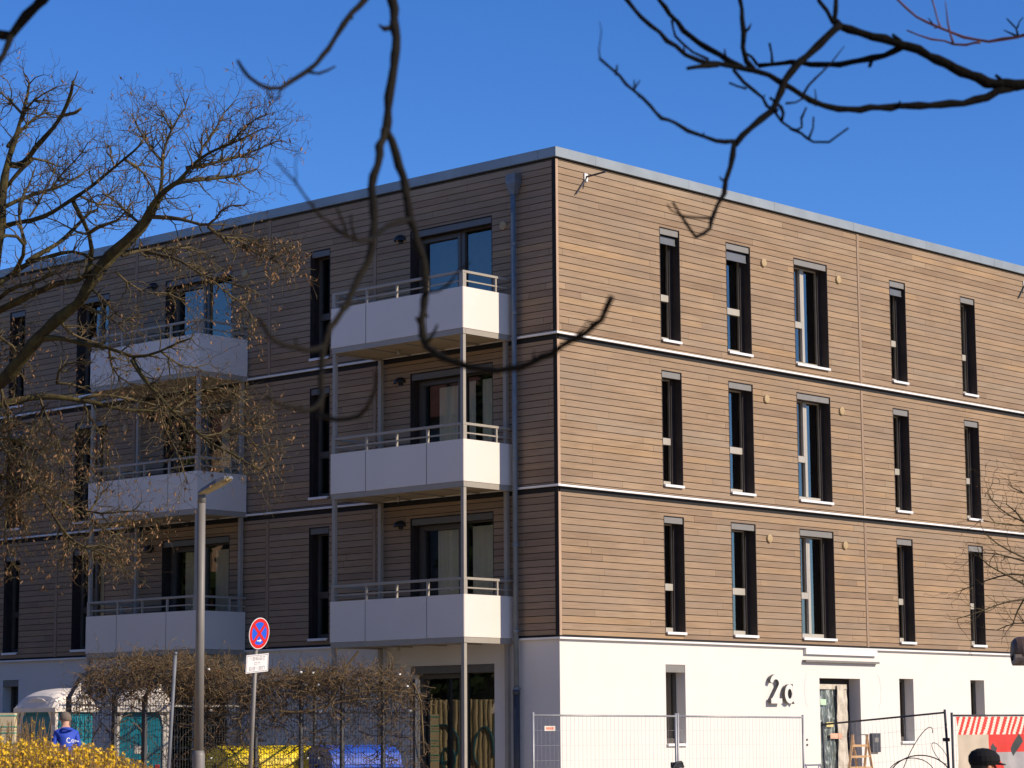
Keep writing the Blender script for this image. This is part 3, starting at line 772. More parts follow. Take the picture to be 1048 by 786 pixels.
# ---- the oak on the left
random.seed(21)
oakb = at(-70, 700, 30); oakb.z = GZ
OAK = thing('oak_tree', 'gnarled bare oak with mossy limbs and tufts of dead leaves reaching over the balconies', 'tree', oakb)
LB = Limbs(30)
tr = [Vector(oakb), at(-66, 640, 30), at(-58, 540, 30), at(-46, 460, 30), at(-32, 412, 30)]
mb = MB(); mb.tube(tr, [.34,.27,.24,.22,.19], 12, wob=.04); mb.build('trunk', M['bark'], OAK, smooth=True)
for u, v in ((-66,640),(-58,540),(-46,460),(-32,412)): LB.nodes.append((u, v, 30))
tw, lf = MB(), MB()
oak_limbs = [
 ([(88,300),(98,286),(112,268),(130,251),(148,235),(157,214),(164,198)], 8, 5, .5, .3, .03),
 ([(-30,350),(-14,300),(-5,262),(0,236),(2,205),(5,180),(9,162),(14,146),(20,130)], 20, 5, .8, .1, .0),
 # (stations, width px start, end, drift m, twig density, leaf prob)
 ([(-32,412),(-12,398),(2,392),(20,370),(40,345),(60,325),(80,312),(90,295),(95,280),(105,268),(118,255),(130,245),(145,230),(155,220),(161,207)], 15, 8, -1.0, .6, .10),
 ([(-46,460),(-38,400),(-24,320),(-8,262),(1,225),(4,195),(8,165),(12,150),(18,135),(22,118),(28,102),(30,86)], 16, 3, 1.2, .8, .05),
 ([(161,207),(166,195),(180,186),(200,184),(230,182),(252,178),(262,173)], 6, 1.5, .8, 1.3, .06),
 ([(145,230),(158,205),(172,192),(185,185),(195,170),(215,155),(235,148),(252,140),(268,132)], 6, 1.5, -.9, 1.4, .07),
 ([(161,212),(166,185),(166,165),(170,145),(175,132),(184,118),(190,110)], 5, 1.5, .4, 1.5, .08),
 ([(190,172),(215,168),(245,160),(262,154),(278,147),(286,143)], 4, 1.2, .3, 1.4, .07),
 ([(166,165),(155,155),(146,140),(140,128),(136,118)], 3, 1.2, -.6, 1.4, .08),
 ([(175,132),(168,118),(160,108)], 2.5, 1.2, .3, 1.4, .08),
 ([(205,170),(205,150),(220,138),(224,122),(236,108)], 3, 1.2, .6, 1.3, .08),
 ([(235,148),(250,130),(262,120),(272,118)], 2.5, 1.2, -.3, 1.4, .1),
 ([(155,222),(170,222),(186,224),(205,230),(213,232),(222,225),(225,215),(236,208),(250,210)], 4.5, 1.2, -.6, .9, .04),
 ([(213,232),(228,244),(245,252),(262,258),(275,266),(292,271)], 3.6, 1.2, .5, 1.6, .30),
 ([(125,262),(142,256),(165,255),(190,252),(204,258),(215,266)], 4, 1.2, .9, 1.5, .16),
 ([(148,258),(160,259),(175,264),(186,265),(198,277),(215,285),(240,290),(262,299)], 3.5, 1.2, -.9, .8, .10),
 ([(175,264),(190,270),(205,275)], 2, 1, .2, 1.2, .1),
 ([(232,243),(252,245),(268,250),(280,262)], 2.5, 1, .3, 1.8, .35),
 ([(8,168),(18,172),(32,160),(33,152),(45,143),(55,130),(66,117),(68,106),(74,95),(75,83)], 7, 3, -.8, .35, .01),
 ([(66,118),(80,116),(83,111)], 3.5, 3, -.1, .1, .0), ([(75,86),(83,90)], 1.6, 1, 0, .1, 0),
 ([(8,150),(20,135),(26,128),(38,120),(44,112),(58,118)], 5, 1.5, .8, 1.2, .05),
 ([(22,124),(24,112),(34,103),(45,95),(56,90)], 4, 1.2, -.5, 1.4, .07),
 ([(24,118),(12,105),(2,95),(-8,88)], 3, 1.2, .4, 1.4, .05),
 ([(33,162),(50,164),(58,170)], 3, 1.2, .3, 1.4, .03),
 ([(33,163),(22,172),(14,182),(4,195)], 5, 4, 0, .5, .03),
 ([(4,212),(14,207),(30,200),(52,194),(68,190),(80,180),(92,172)], 5, 1.5, 1.0, 1.1, .04),
 ([(-6,236),(14,228),(32,226),(46,222),(62,212),(80,200),(95,190),(110,177),(127,163),(136,156),(146,146)], 6, 2, -1.2, .8, .05),
 ([(127,163),(142,170),(152,185),(158,198)], 3, 1.5, .6, 1.2, .05),
 ([(118,172),(112,160),(112,150)], 2.5, 1.2, .2, 1.5, .06),
 ([(80,200),(92,205),(98,210),(115,210),(126,210),(132,222)], 2.6, 1.2, .5, 1.0, .05),
 ([(75,207),(85,225),(92,240),(96,255),(92,272)], 5, 5, .5, .5, .05),
 ([(92,238),(100,232),(112,227),(122,228),(126,218),(135,208)], 4.5, 1.6, -.4, .9, .05),
 ([(92,240),(80,240),(70,232),(58,225),(45,222)], 2.6, 1.2, .3, .9, .03),
 ([(28,268),(45,257),(60,250),(74,236),(85,225),(92,215),(99,215)], 6, 3, .9, .6, .05),
 ([(14,280),(30,268),(52,262),(74,256),(88,260),(95,266)], 5.5, 3, -.5, .6, .08),
 ([(26,250),(22,235),(18,222),(20,205),(30,190),(36,172)], 4, 1.5, .4, 1.0, .04),
 ([(14,280),(24,262),(28,250),(18,240),(6,238),(-6,248)], 5, 3, -.6, .8, .08),
 ([(-20,300),(0,290),(14,280)], 8, 6, .2, .5, .06),
 ([(-30,335),(0,317),(15,310),(35,300),(55,292),(65,286),(80,290),(88,284),(93,270)], 9, 5, -1.2, .8, .14),
 ([(0,305),(8,296),(20,292),(32,291),(45,285),(56,280)], 5, 2, -.8, 1.0, .14),
 ([(40,347),(60,345),(85,352),(110,355),(125,360),(135,368),(150,364),(165,360),(182,350),(196,346)], 6, 1.6, -1.0, .9, .12),
 ([(135,368),(145,385),(152,393),(160,402),(175,420),(190,431),(206,446),(218,456),(236,463),(256,476),(268,482)], 5, 1.4, -.8, 1.1, .12),
 ([(112,355),(113,375),(120,386),(132,394),(148,396)], 3, 1.2, .7, 1.0, .10),
 ([(165,360),(180,372),(198,378),(214,372)], 2.6, 1, .4, 1.0, .12),
 ([(60,325),(70,342),(82,345),(94,350),(104,352)], 3.4, 1.4, .5, .8, .10),
 ([(85,313),(100,318),(112,325),(122,332),(128,340)], 3.2, 1.2, -.6, .9, .08),
 ([(92,295),(100,300),(108,308),(118,320),(126,330),(140,325)], 3, 1.2, -.3, .9, .10),
 ([(118,278),(130,290),(142,298),(158,300),(170,303)], 2.6, 1.1, .5, .9, .18),
 ([(158,300),(172,298),(186,305),(192,315)], 2, 1, .2, 1.4, .35),
 ([(-32,414),(-10,416),(0,414),(20,409),(50,405),(85,410),(105,413),(115,418),(130,420),(160,420),(176,424)], 9, 2, .8, .9, .14),
 ([(85,408),(98,402),(112,405),(128,407),(142,411),(158,414),(175,420)], 4, 1.4, .4, 1.0, .14),
 ([(58,392),(72,392),(84,396),(96,402)], 3, 1.5, .3, .9, .1),
 ([(58,392),(58,378),(66,372),(78,370),(94,371)], 3, 1.2, -.4, .7, .1),
 ([(175,420),(190,410),(206,398),(222,395),(240,402),(250,410),(256,418)], 3, 1.2, .7, 1.2, .12),
 ([(186,426),(205,418),(225,416),(238,412)], 2.4, 1.1, -.3, 1.2, .1),
 ([(206,446),(222,446),(232,442),(244,438),(252,446),(262,455),(270,466)], 2.6, 1.2, .6, 1.6, .28),
 ([(244,438),(258,432),(268,435),(272,447)], 2, 1, .2, 1.8, .30),
 ([(160,402),(148,410),(138,406)], 2.4, 1, .2, 1, .1),
 ([(-46,470),(-20,482),(0,489),(18,489),(30,488),(38,500),(55,505),(63,513),(76,520),(88,527)], 8, 1.6, .8, 1.4, .30),
 ([(30,490),(44,512),(55,526),(62,541),(70,550),(85,560),(96,563),(106,566),(118,575)], 4.5, 1.3, -.6, 1.4, .30),
 ([(62,541),(68,552),(78,562),(92,566)], 2.6, 1.1, .3, 1.4, .3),
 ([(22,475),(34,478),(46,485)], 3, 1.2, -.3, 1.2, .26),
 ([(28,475),(40,466),(52,455),(64,448),(76,446)], 2.6, 1.2, .4, 1.2, .26),
 ([(0,520),(14,508),(26,503),(40,496)], 3.5, 2.2, -.5, 1.2, .28),
 ([(88,527),(98,516),(102,506),(100,498)], 2.4, 1.1, .3, 1.4, .25),
 ([(85,522),(104,526),(122,524),(136,522),(148,524)], 2.4, 1.1, -.3, 1.6, .38),
 ([(88,560),(104,556),(118,560),(124,570),(126,580)], 2.2, 1, .3, 1.6, .40),
 ([(-46,470),(-20,446),(0,448),(20,450),(34,462)], 6, 2, -.7, 1.6, .34),
 ([(-30,430),(0,440),(22,432),(40,436)], 4, 1.2, .5, 1.4, .3),
 ([(0,345),(14,352),(22,366),(18,380)], 3, 1.2, .5, 1.4, .34),
 ([(-30,335),(0,352),(12,345),(24,340)], 4, 1.2, .3, 1.4, .34),
 ([(0,455),(14,470),(28,475),(34,500)], 3, 2, .2, 1.2, .28),
 ([(0,395),(10,430),(8,470),(16,520),(28,545)], 3, 1.2, .6, 1.6, .36),
 ([(40,405),(48,428),(60,450),(66,480),(60,505)], 2.6, 1.1, -.6, 1.5, .34),
 ([(85,410),(94,432),(110,450),(112,478)], 2.4, 1.1, .5, 1.2, .24),
 ([(160,402),(168,440),(182,462),(190,490)], 2.2, 1, -.5, 1.1, .24),
 ([(215,285),(232,300),(250,312),(262,330)], 2.2, 1, .5, 1.2, .3),
 ([(88,527),(104,540),(118,548),(134,552)], 2.2, 1, .4, 1.6, .4),
 ([(0,489),(8,520),(4,550),(12,575)], 2.6, 1.1, -.4, 1.4, .36),
 ([(30,222),(40,210),(44,196),(56,178),(60,162)], 2.6, 1.1, .5, 1.3, .05),
 ([(52,194),(64,176),(76,165),(84,158),(90,146)], 2.6, 1.1, -.4, 1.4, .05),
 ([(98,210),(112,200),(120,192)], 2, 1, .3, 1.4, .05),
 ([(145,230),(134,222),(120,206),(108,200)], 3, 1.2, .5, 1.2, .05),
]
for stations, w0, w1, drift, dens, lp in oak_limbs:
    P_ = smoothpath(LB.path(stations, drift)); N = len(P_)-1
    k_ = PXM(30)/2
    rad = [(w0+(w1-w0)*i/N)*k_*(1+.10*math.sin(i*1.7)) for i in range(N+1)]
    if w0 >= 3:
        mb = MB(); mb.tube(P_, rad, 8 if w0 > 5 else 6, wob=.06); mb.build('limb', M['bark'] if w0 > 4.5 else M['twig'], OAK, smooth=True)
    else: tw.tube(P_, rad, 5)
    for i in range(1, N+1):
        tdir = (P_[min(i+1,N)]-P_[i-1]).normalized()
        wpx = w0+(w1-w0)*i/N
        m_ = dens*2.3*min(1, (2.6/max(wpx, 1))**1.5)*(P_[i]-P_[i-1]).length/.11
        while m_ > 0:
            if random.random() < m_:
                sd_ = tdir.cross(rnd_dir()).normalized()
                ln = random.uniform(.20,.56)*(1 if dens > .9 else .8)
                twig(tw, lf, P_[i], (tdir*.95+sd_).normalized(), ln, min(rad[i]*.6, .0105), 0, lp*(.46 if stations[-1][1] > 240 else .40), lift=.06 if stations[-1][1] < 230 else -.01)
            m_ -= 1
tw.build('twigs', M['twig'], OAK)['kind'] = 'stuff'
lf.build('dead_leaves', M['leafdry'], OAK)['kind'] = 'stuff'

# ---- bare tree reaching in at the right edge
random.seed(5)
tb = at(1210, 750, 33); tb.z = GZ
T2 = thing('bare_tree', 'thin bare twigs of a young tree in front of the sunny timber front', 'tree', tb)
mb = MB(); mb.tube([tb, at(1205,650,33), at(1195,540,33), at(1190,430,33), at(1188,340,33)], [.11,.09,.07,.05,.02], 8); mb.build('trunk', M['bark'], T2, smooth=True)
LB2 = Limbs(33); tw = MB(); lf = MB()
for st, w0, w1, dr in (
 ([(1200,620),(1120,600),(1062,578),(1048,570),(1035,565),(1021,558),(1008,546)], 5, 1.4, -.6),
 ([(1120,600),(1085,612),(1048,599),(1035,590),(1021,584),(1010,579),(1003,570)], 3.5, 1.3, .5),
 ([(1085,612),(1048,587),(1035,586),(1023,590),(1008,594),(996,599),(984,604)], 3, 1.0, .4),
 ([(1200,660),(1120,625),(1062,613),(1048,613),(1035,615),(1021,618),(1007,625),(992,630),(980,633)], 4, 1.1, -.7),
 ([(1048,613),(1040,625),(1036,640)], 2, 1, .2),
 ([(1195,560),(1110,545),(1062,538),(1048,535),(1035,529),(1023,521),(1014,512),(1010,504)], 4, 1.1, .6),
 ([(1062,538),(1040,538),(1020,536),(1004,532)], 2, 1, -.4),
 ([(1048,535),(1040,522),(1030,516)], 2, 1, .2),
 ([(1190,480),(1120,498),(1070,505),(1048,507),(1036,499)], 4, 1.2, .3),
 ([(1062,578),(1040,572),(1018,566),(1000,566)], 2, 1, .6),
 ([(1120,625),(1080,650),(1048,636),(1030,640),(1020,645)], 2, 1, .2)):
    P_ = smoothpath(LB2.path(st, dr)); N = len(P_)-1; k_ = PXM(33)/2
    rad = [(w0+(w1-w0)*i/N)*k_ for i in range(N+1)]; tw.tube(P_, rad, 5)
    for i in range(1, N+1):
        tdir = (P_[min(i+1,N)]-P_[i-1]).normalized()
        for _ in range(2):
            if P_[i] and random.random() < .8: twig(tw, lf, P_[i], (tdir*.7+tdir.cross(rnd_dir()).normalized()*.8).normalized(), random.uniform(.14,.46), .0055, 0, .05, maxlev=2, gnarl=.38, leafsize=.03)
tw.build('branches', M['twig'], T2); lf.build('buds', M['leafdry'], T2)['kind'] = 'stuff'

# ---- near trees whose branches hang into the top of the view
def near_tree(name, label, base, limbs, D, mat, trunk, seed, barkm):
    random.seed(seed)
    t = thing(name, label, 'tree', base)
    mb = MB(); mb.tube(trunk, [.13-.06*i/(len(trunk)-1) for i in range(len(trunk))], 12, wob=.03); mb.build('trunk', barkm, t, smooth=True)
    lb = Limbs(D)
    for st, w0, w1, dr, dep, mt in limbs:
        P_ = lb.path(st, dr, dep); P_ = smoothpath(P_); N = len(P_)-1
        rad = []
        for i in range(N+1):
            dd = (P_[i]-CAM).dot(FW)
            rad.append((w0+(w1-w0)*i/N)*dd/FPX/2*(1.07 if D < 6 else 1.06)*(1+.12*math.sin(i*2.3+w0)+random.uniform(-.06,.08)))
        P_ = [p+rnd_dir()*.0035*(D/7) for p in P_]
        mb = MB(); mb.tube(P_, rad, 8)
        for i in range(3, N, 7):     # buds and spur shoots
            if random.random() < .6:
                tdir = (P_[i+1]-P_[i-1]).normalized() if i < N else Vector((0,0,1))
                sdv = (tdir.cross(rnd_dir()).normalized()+tdir*.5).normalized(); r0 = rad[i]
                mb.tube([P_[i], P_[i]+sdv*r0*2.2, P_[i]+sdv*r0*3.4+Vector((0,0,r0))], [r0*.55, r0*.5, r0*.15], 6)
        mb.build('branch', mt or mat, t, smooth=True)
    return t
D = 7.2
tb = at(1330, 760, D); tb.z = GZ
rightl = [
 ([(1330,150),(1240,130),(1150,100),(1090,90),(1048,87),(1030,88),(1010,84),(985,73),(960,62),(940,52),(928,46),(905,41),(880,33),(860,27),(855,22)], 17, 8, -.3, D, None),
 ([(855,22),(856,8),(857,-12)], 5, 4, .2, None, None), ([(853,22),(845,12),(838,0),(834,-12)], 4.5, 3.5, -.2, None, None),
 ([(1034,89),(1010,99),(985,106),(950,108),(910,110),(880,111),(857,114),(840,107),(820,96),(800,85),(787,76),(772,71),(753,69),(733,66),(714,62),(703,57),(690,47),(676,35),(663,25),(651,10),(639,0),(632,-10)], 8, 4, -.5, None, None),
 ([(760,69),(749,63),(734,55),(714,44),(699,30),(686,15),(674,0),(668,-10)], 6.5, 4.5, .3, None, None),
 ([(687,20),(687,30),(690,38),(697,45),(709,53),(724,61)], 2.4, 2.6, .1, None, None),
 ([(735,67),(722,66),(704,70)], 6, 3.5, -.1, None, None),
 ([(770,70),(766,65),(759,50),(761,34),(760,19),(756,0),(755,-12)], 6, 4, .2, None, None),
 ([(926,48),(905,58),(880,63),(850,66),(820,65),(790,64),(775,68)], 7, 4.5, .15, None, None),
 ([(790,63),(792,55),(787,43)], 3, 2, 0, None, None), ([(744,62),(742,50)], 3, 1.5, 0, None, None), ([(775,66),(770,58),(765,54)], 4, 2, 0, None, None),
 ([(858,27),(854,29),(837,46),(818,65),(801,82),(798,101),(790,113),(780,123),(758,137),(752,147)], 8, 6, -.4, None, None),
 ([(752,147),(747.5,171),(743,186),(741,200),(735,212),(727,221),(730,228),(727,235),(719,240),(713,244),(708,238),(701,228),(695,218),(689,206)], 5.5, 2.4, -.6, None, None),
 ([(727,222),(715,224),(703,222),(695,220),(686,214),(682,210)], 2.8, 1.4, -.3, None, None),
 ([(752,145),(734,144),(718,141),(703,134),(692,125),(682,122),(676,123),(671,116),(667,109),(655,99),(648,91),(634,79),(625,72),(613,59)], 4.6, 2.6, -.3, None, None),
 ([(613,59),(615,40),(615,22)], 1.4, .6, -.3, None, None), ([(631,77),(631.5,67)], 2.5, 1.6, 0, None, None), ([(649,91),(654,82)], 2.2, 1.2, 0, None, None), ([(649,91),(648,81)], 2, 1.2, 0, None, None),
 ([(751,72),(762,86),(774,93),(791,114),(801,126),(809,132),(818,135),(821,132),(819,122),(825,111)], 3.8, 2, .2, None, None),
 ([(810,132),(819,136),(827,141),(832,148),(839,144),(849,147),(856,141),(868,132)], 3.2, 2, -.1, None, None),
 ([(765,90),(753,90),(746,86)], 2.6, 1.8, 0, None, None), ([(829,142),(831,130),(833,120)], 2.6, 1.6, .1, None, None),
 ([(823,97),(825,88),(835,78),(845,73),(848,67),(856,57),(864,46)], 3, .9, .1, None, None),
 ([(804,107),(814,107),(823,99)], 2.4, 1.8, .05, None, None), ([(798,108),(803,118),(800,124)], 4, 3, 0, None, None),
 ([(1019,76),(1027,83),(1036,86)], 3, 5, 0, None, None), ([(914,34),(922,42)], 3, 5, 0, None, None), ([(836,108),(835,100),(834,92)], 2.4, 1, 0, None, None), ([(789,100),(794,106),(798,110)], 3, 3, 0, None, None),
 ([(1330,120),(1200,60),(1100,38),(1050,36),(1041,37),(1027,40),(1010,42),(999,43),(985,38),(972,34),(961,27),(947,22.6),(937,17),(927,8.5),(917,0),(910,-8)], 7, 2, 1.0, 7.6, M['redtwig']),
 ([(1003,43),(999,44),(988,48),(976,45),(968,42),(952,42),(938,37),(928,30)], 2.8, 1.6, .1, 8.22, M['redtwig']),
 ([(961,27),(960,20),(956,11),(954,0),(954,-8)], 2, 1.4, .1, None, M['redtwig']), ([(975,43),(974,36),(971,25),(967,11),(968,2)], 2.6, .9, -.1, None, M['redtwig']),
 ([(1041,36),(1041,28),(1034,26),(1030,20)], 2.4, 1.2, .1, None, None), ([(1040,36),(1028,30)], 2.2, 1.2, .1, None, None), ([(1041,28),(1042,24),(1047,17)], 1.8, 1, .1, None, None), ([(955,25),(950,19)], 1.6, 1, 0, None, None),
]
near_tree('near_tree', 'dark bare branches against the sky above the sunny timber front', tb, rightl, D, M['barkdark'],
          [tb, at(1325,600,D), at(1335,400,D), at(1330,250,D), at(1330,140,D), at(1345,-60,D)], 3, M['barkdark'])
D = 5.2
tb = at(-520, 760, D); tb.z = GZ
leftl = [
 ([(-520,160),(-400,40),(-200,-60),(0,-90),(200,-95),(380,-75),(480,-60)], 26, 10, .4, D, None),
 ([(396,-74),(400,-40),(401,0),(404,19),(405,38),(403,67),(402,82),(398,99),(396,114),(395,134)], 9.5, 8.5, -.5, None, None),
 ([(395,134),(391,140),(386,168),(380,192),(382,216),(382,240),(380,254),(375,271),(363,295),(350,319),(338,336),(331,353),(330,377),(330,400),(326,425)], 8.5, 5, -.6, None, None),
 ([(396,134),(400,142),(406,158),(413,182),(417,209),(421,226),(426,247),(435,267),(437,288),(435,308),(430,326),(430,343),(437,357),(452,367),(470,373),(482,378),(509,379),(532,376),(555,367),(574,355),(594,344),(609,334),(620,319),(625,303)], 8.5, 5.5, -.7, None, None),
 ([(437,350),(443,341),(447,332)], 4, 2, -.05, None, None), ([(590,345),(597,337),(603,328)], 2.6, 1.6, 0, None, None), ([(430,334),(427,325)], 4, 3, 0, None, None),
 ([(421,225),(408,223),(398,230),(387,240),(382,247),(370,248),(356,242),(343,233),(329,221),(319,212),(310,200),(303,188),(292,174),(281,161)], 5.4, 1.8, -.9, None, None),
 ([(363,243),(358,219)], 3, 1.6, -.1, None, None), ([(354,238),(346,212)], 3, 1.6, -.1, None, None), ([(304,188),(303,150)], 1.4, .8, -.1, None, None),
 ([(437,300),(450,298),(465,285),(480,268)], 3, 1.5, -.4, None, None),
 ([(331,353),(322,358),(303,357),(281,350),(265,327)], 5.5, 3.6, -.4, None, None), ([(330,400),(326,421),(300,418),(273,407)], 5, 3.4, -.3, None, None),
 ([(326,425),(353,430),(368,426),(382,411),(384,380)], 5, 3.2, -.3, None, None), ([(407,342),(412,315)], 1.4, .9, 0, 3.4, None),
 ([(385,-74),(380,-20),(376,0),(367,4),(352,23),(343,38),(337,50),(325,65),(316,73),(302,82),(287,91),(275,94),(264,87),(255,78),(243,63)], 8, 3.4, -.6, None, None),
 ([(316,75),(327,76),(335,72),(343,67)], 3.4, 1.8, .05, None, None), ([(275,94),(277,100),(282,104),(287,99),(287,92)], 2.2, 2, .02, None, None),
 ([(200,-94),(80,-50),(45,0),(36,6),(28,15),(18,28),(12,36),(4,38),(-8,34)], 13, 9, .1, None, None),
 ([(12,37),(8,48),(4,56),(-6,68)], 7, 5, -.1, None, None),
]
# the stray twig stub that had no parent branch is left off
leftl = [q for q in leftl if q[4] != 3.4]
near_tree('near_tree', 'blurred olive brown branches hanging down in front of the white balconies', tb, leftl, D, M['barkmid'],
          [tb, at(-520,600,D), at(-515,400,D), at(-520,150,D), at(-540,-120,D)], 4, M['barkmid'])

# ------------------------------------------------------------------ people
def person(name, label, loc, face, height, pose, mats, hair, extra=None):
    """one continuous skinned figure; z up, looking along +Y before turning"""
    s = height/1.80
    V = []; Ed = []; Rr = []
    def add(p, r, par=None):
        V.append(Vector(p)*s); Rr.append(r*s)
        if par is not None: Ed.append((par, len(V)-1))
        return len(V)-1
    lean = pose.get('lean', 0)
    pel = add((0,0,.98), .145)
    wa = add((0,lean*.25,1.12), .135, pel); ch = add((0,lean*.7,1.32), .155, wa); sh = add((0,lean,1.46), .11, ch)
    nk = add((0,lean*1.15,1.53), .062, sh); hb = add((0,lean*1.3+.01,1.60), .075, nk)
    hm = add((0,lean*1.4+.015,1.68), .098, hb); ht = add((0,lean*1.4,1.745), .075, hm)
    for sx in (-1, 1):
        hip = add((sx*.10,0,.92), .095, pel); kn = add((sx*.11,.02+.05*sx*pose.get('step',0),.50), .062, hip)
        an = add((sx*.115,-.02+.14*sx*pose.get('step',0),.10), .042, kn); he = add((sx*.115,-.03+.14*sx*pose.get('step',0),.045), .04, an); to = add((sx*.125,.13+.14*sx*pose.get('step',0),.035), .034, he)
        s1 = add((sx*.17,lean,1.43), .068, sh); el = add((sx*(.225), lean*.6-.02+pose.get('elbow',0)*.10,1.16), .046, s1)
        ha = pose.get('hand', .2)
        wr = add((sx*.22, lean*.6+ha*.9,.93+ha*.6), .031, el)
        d = (V[wr]-V[el]).normalized()
        pm = add(V[wr]/s+d*.05, .034, wr)
        for k in range(4):      # fingers
            off = Vector((0, 0, 0)) + Vector((sx*.004, .022*(k-1.5)*.7, -.010*(k-1.5)))
            f1 = add(V[pm]/s+d*.045+off, .0105, pm); f2 = add(V[pm]/s+d*(.08-.006*abs(k-1.3))+off+Vector((-sx*.012,0,0)), .008, f1)
        th = add(V[pm]/s+Vector((-sx*.03,.02,.0)), .011, pm); add(V[pm]/s+Vector((-sx*.045,.03,0))+d*.03, .009, th)
    me = bpy.data.meshes.new(name); me.from_pydata(V, Ed, []); 
    o = bpy.data.objects.new(name, me); COL.objects.link(o)
    sk = o.modifiers.new('skin', 'SKIN'); sk.use_smooth_shade = True
    layer = me.skin_vertices[0] if len(me.skin_vertices) else None
    if layer:
        for i, r in enumerate(Rr):
            fl = .78 if i in (pel, wa, ch) else 1
            layer.data[i].radius = (r, r*fl) if i in (pel, wa, ch, sh) else (r, r)
        layer.data[0].use_root = True
    sub = o.modifiers.new('s', 'SUBSURF'); sub.levels = 1; sub.render_levels = 1
    dg = bpy.context.evaluated_depsgraph_get(); ev = o.evaluated_get(dg)
    m2 = bpy.data.meshes.new_from_object(ev); o.modifiers.clear(); o.data = m2
    m2.materials.clear()
    for m in mats: m2.materials.append(m)       # skin, top, trousers, shoes
    for p in m2.polygons:
        c = p.center/s; p.use_smooth = True
        hand = abs(c.x) > .15 and c.z < .97+pose.get('hand', .2)*.6 and c.z > .7
        p.material_index = 0 if c.z > 1.515 or hand else 1 if c.z > .95 else 2 if c.z > .09 else 3
    o.location = loc; o.rotation_euler = (0, 0, face)
    tag(o, label, 'person')
    hc = Vector((0, lean*1.4+.012, 1.685))*s
    def ell(mb, c, rx, ry, rz, keep, n=16, m=10):
        for i in range(m):
            for k in range(n):
                def q(a, b_):
                    th_ = math.pi*a/m; ph = 2*math.pi*b_/n
                    return Vector((c.x+rx*math.sin(th_)*math.cos(ph), c.y+ry*math.sin(th_)*math.sin(ph), c.z+rz*math.cos(th_)))
                cc = q(i+.5, k+.5)-c
                if keep(cc): mb.quad(q(i,k), q(i+1,k), q(i+1,k+1), q(i,k+1))
    # face: nose, ears, eyes, mouth
    fb = MB(); y0 = .098*s
    fb.tube([hc+Vector((0,y0*.92,.03*s)), hc+Vector((0,y0+.022*s,-.015*s)), hc+Vector((0,y0*.95,-.025*s))], [.008*s,.014*s,.010*s], 6)
    for sx in (-1, 1): ell(fb, hc+Vector((sx*.098*s, -.005*s, -.01*s)), .012*s, .022*s, .033*s, lambda c: True, 8, 6)
    fb.build('nose_and_ears', mats[0], None, smooth=True).parent = o
    eb = MB()
    for sx in (-1, 1): ell(eb, hc+Vector((sx*.034*s, y0*.90, .008*s)), .011*s, .008*s, .006*s, lambda c: True, 8, 6)
    eb.box(-.025*s, .025*s, y0*.90+hc.y, y0*.97+hc.y, hc.z-.055*s, hc.z-.048*s)
    eb.build('eyes_and_mouth', M['black'], None).parent = o
    if hair:
        hb_ = MB()
        ell(hb_, hc+Vector((0,-.008*s,.012*s)), .106*s, .112*s, .104*s, lambda c: c.z > .028*s or (c.y < -.02*s and c.z > -.035*s), 20, 14)
        hb_.build('hair', hair, None, smooth=True).parent = o
    return o, hc, s
skin = simple('skin', (.50,.28,.19), .6, var=.06)
jacket = simple('royal_blue_jacket', (.018,.060,.42), .75, var=.18, scale=9)
jeans = simple('dark_trousers', (.03,.035,.05), .85, var=.2); shoes = M['black']
grey = simple('grey_hair', (.15,.12,.095), .9, var=.3, scale=60)
mp_ = at(70, 747, 43.4); mp_.z = GZ+.24
mb = MB(); n_ = 24
for k in range(n_):
    a, b2 = 2*math.pi*k/n_, 2*math.pi*(k+1)/n_
    def mq(t, r, z): return (mp_.x+r*math.cos(t), mp_.y+r*math.sin(t), z)
    mb.quad(mq(a,2.6,GZ-.09), mq(b2,2.6,GZ-.09), mq(b2,1.2,GZ+.235), mq(a,1.2,GZ+.235)); mb.poly([mq(a,1.2,GZ+.235), mq(b2,1.2,GZ+.235), (mp_.x, mp_.y, GZ+.24)])
struct(mb.build('earth_mound', M['bounce_ground'], None, smooth=True))
fwd_ang = math.atan2(FW.y, FW.x)
o, hc, s = person('person', 'man with short grey hair in a royal blue jacket seen from behind at the hedge', mp_, fwd_ang-math.pi/2+.40, 1.88, {'lean': .19, 'hand': .25, 'elbow': .3}, [skin, jacket, jeans, shoes], grey)
# collar, and the white writing across the back of the jacket
cb = MB(); cb.tube([Vector((.085*math.cos(a), .085*math.sin(a)+.105, 1.50))*s for a in [2*math.pi*i/12 for i in range(13)]], [.022*s]*13, 6)
cb.build('collar', jacket, None, smooth=True).parent = o
wb = MB()
def backp(x, z): return Vector((x, -.118-.02*math.cos(x*6)+(z-1.32)*.30, z))*s
def wstroke(pts, w):
    wb.tube([backp(*p) for p in pts], w*s, 5)
wstroke([(.00,1.34),(-.03,1.355),(-.055,1.33),(-.055,1.29),(-.03,1.27),(.005,1.28)][::-1], .009)
wstroke([(.045+.022*math.cos(a), 1.30+.022*math.sin(a)) for a in [2*math.pi*i/10 for i in range(11)]], .008)
wstroke([(.09,1.32),(.095,1.28),(.115,1.31),(.13,1.285),(.15,1.30)], .008)
wb.build('lettering', simple('white_print', (.8,.8,.8), .7), None).parent = o

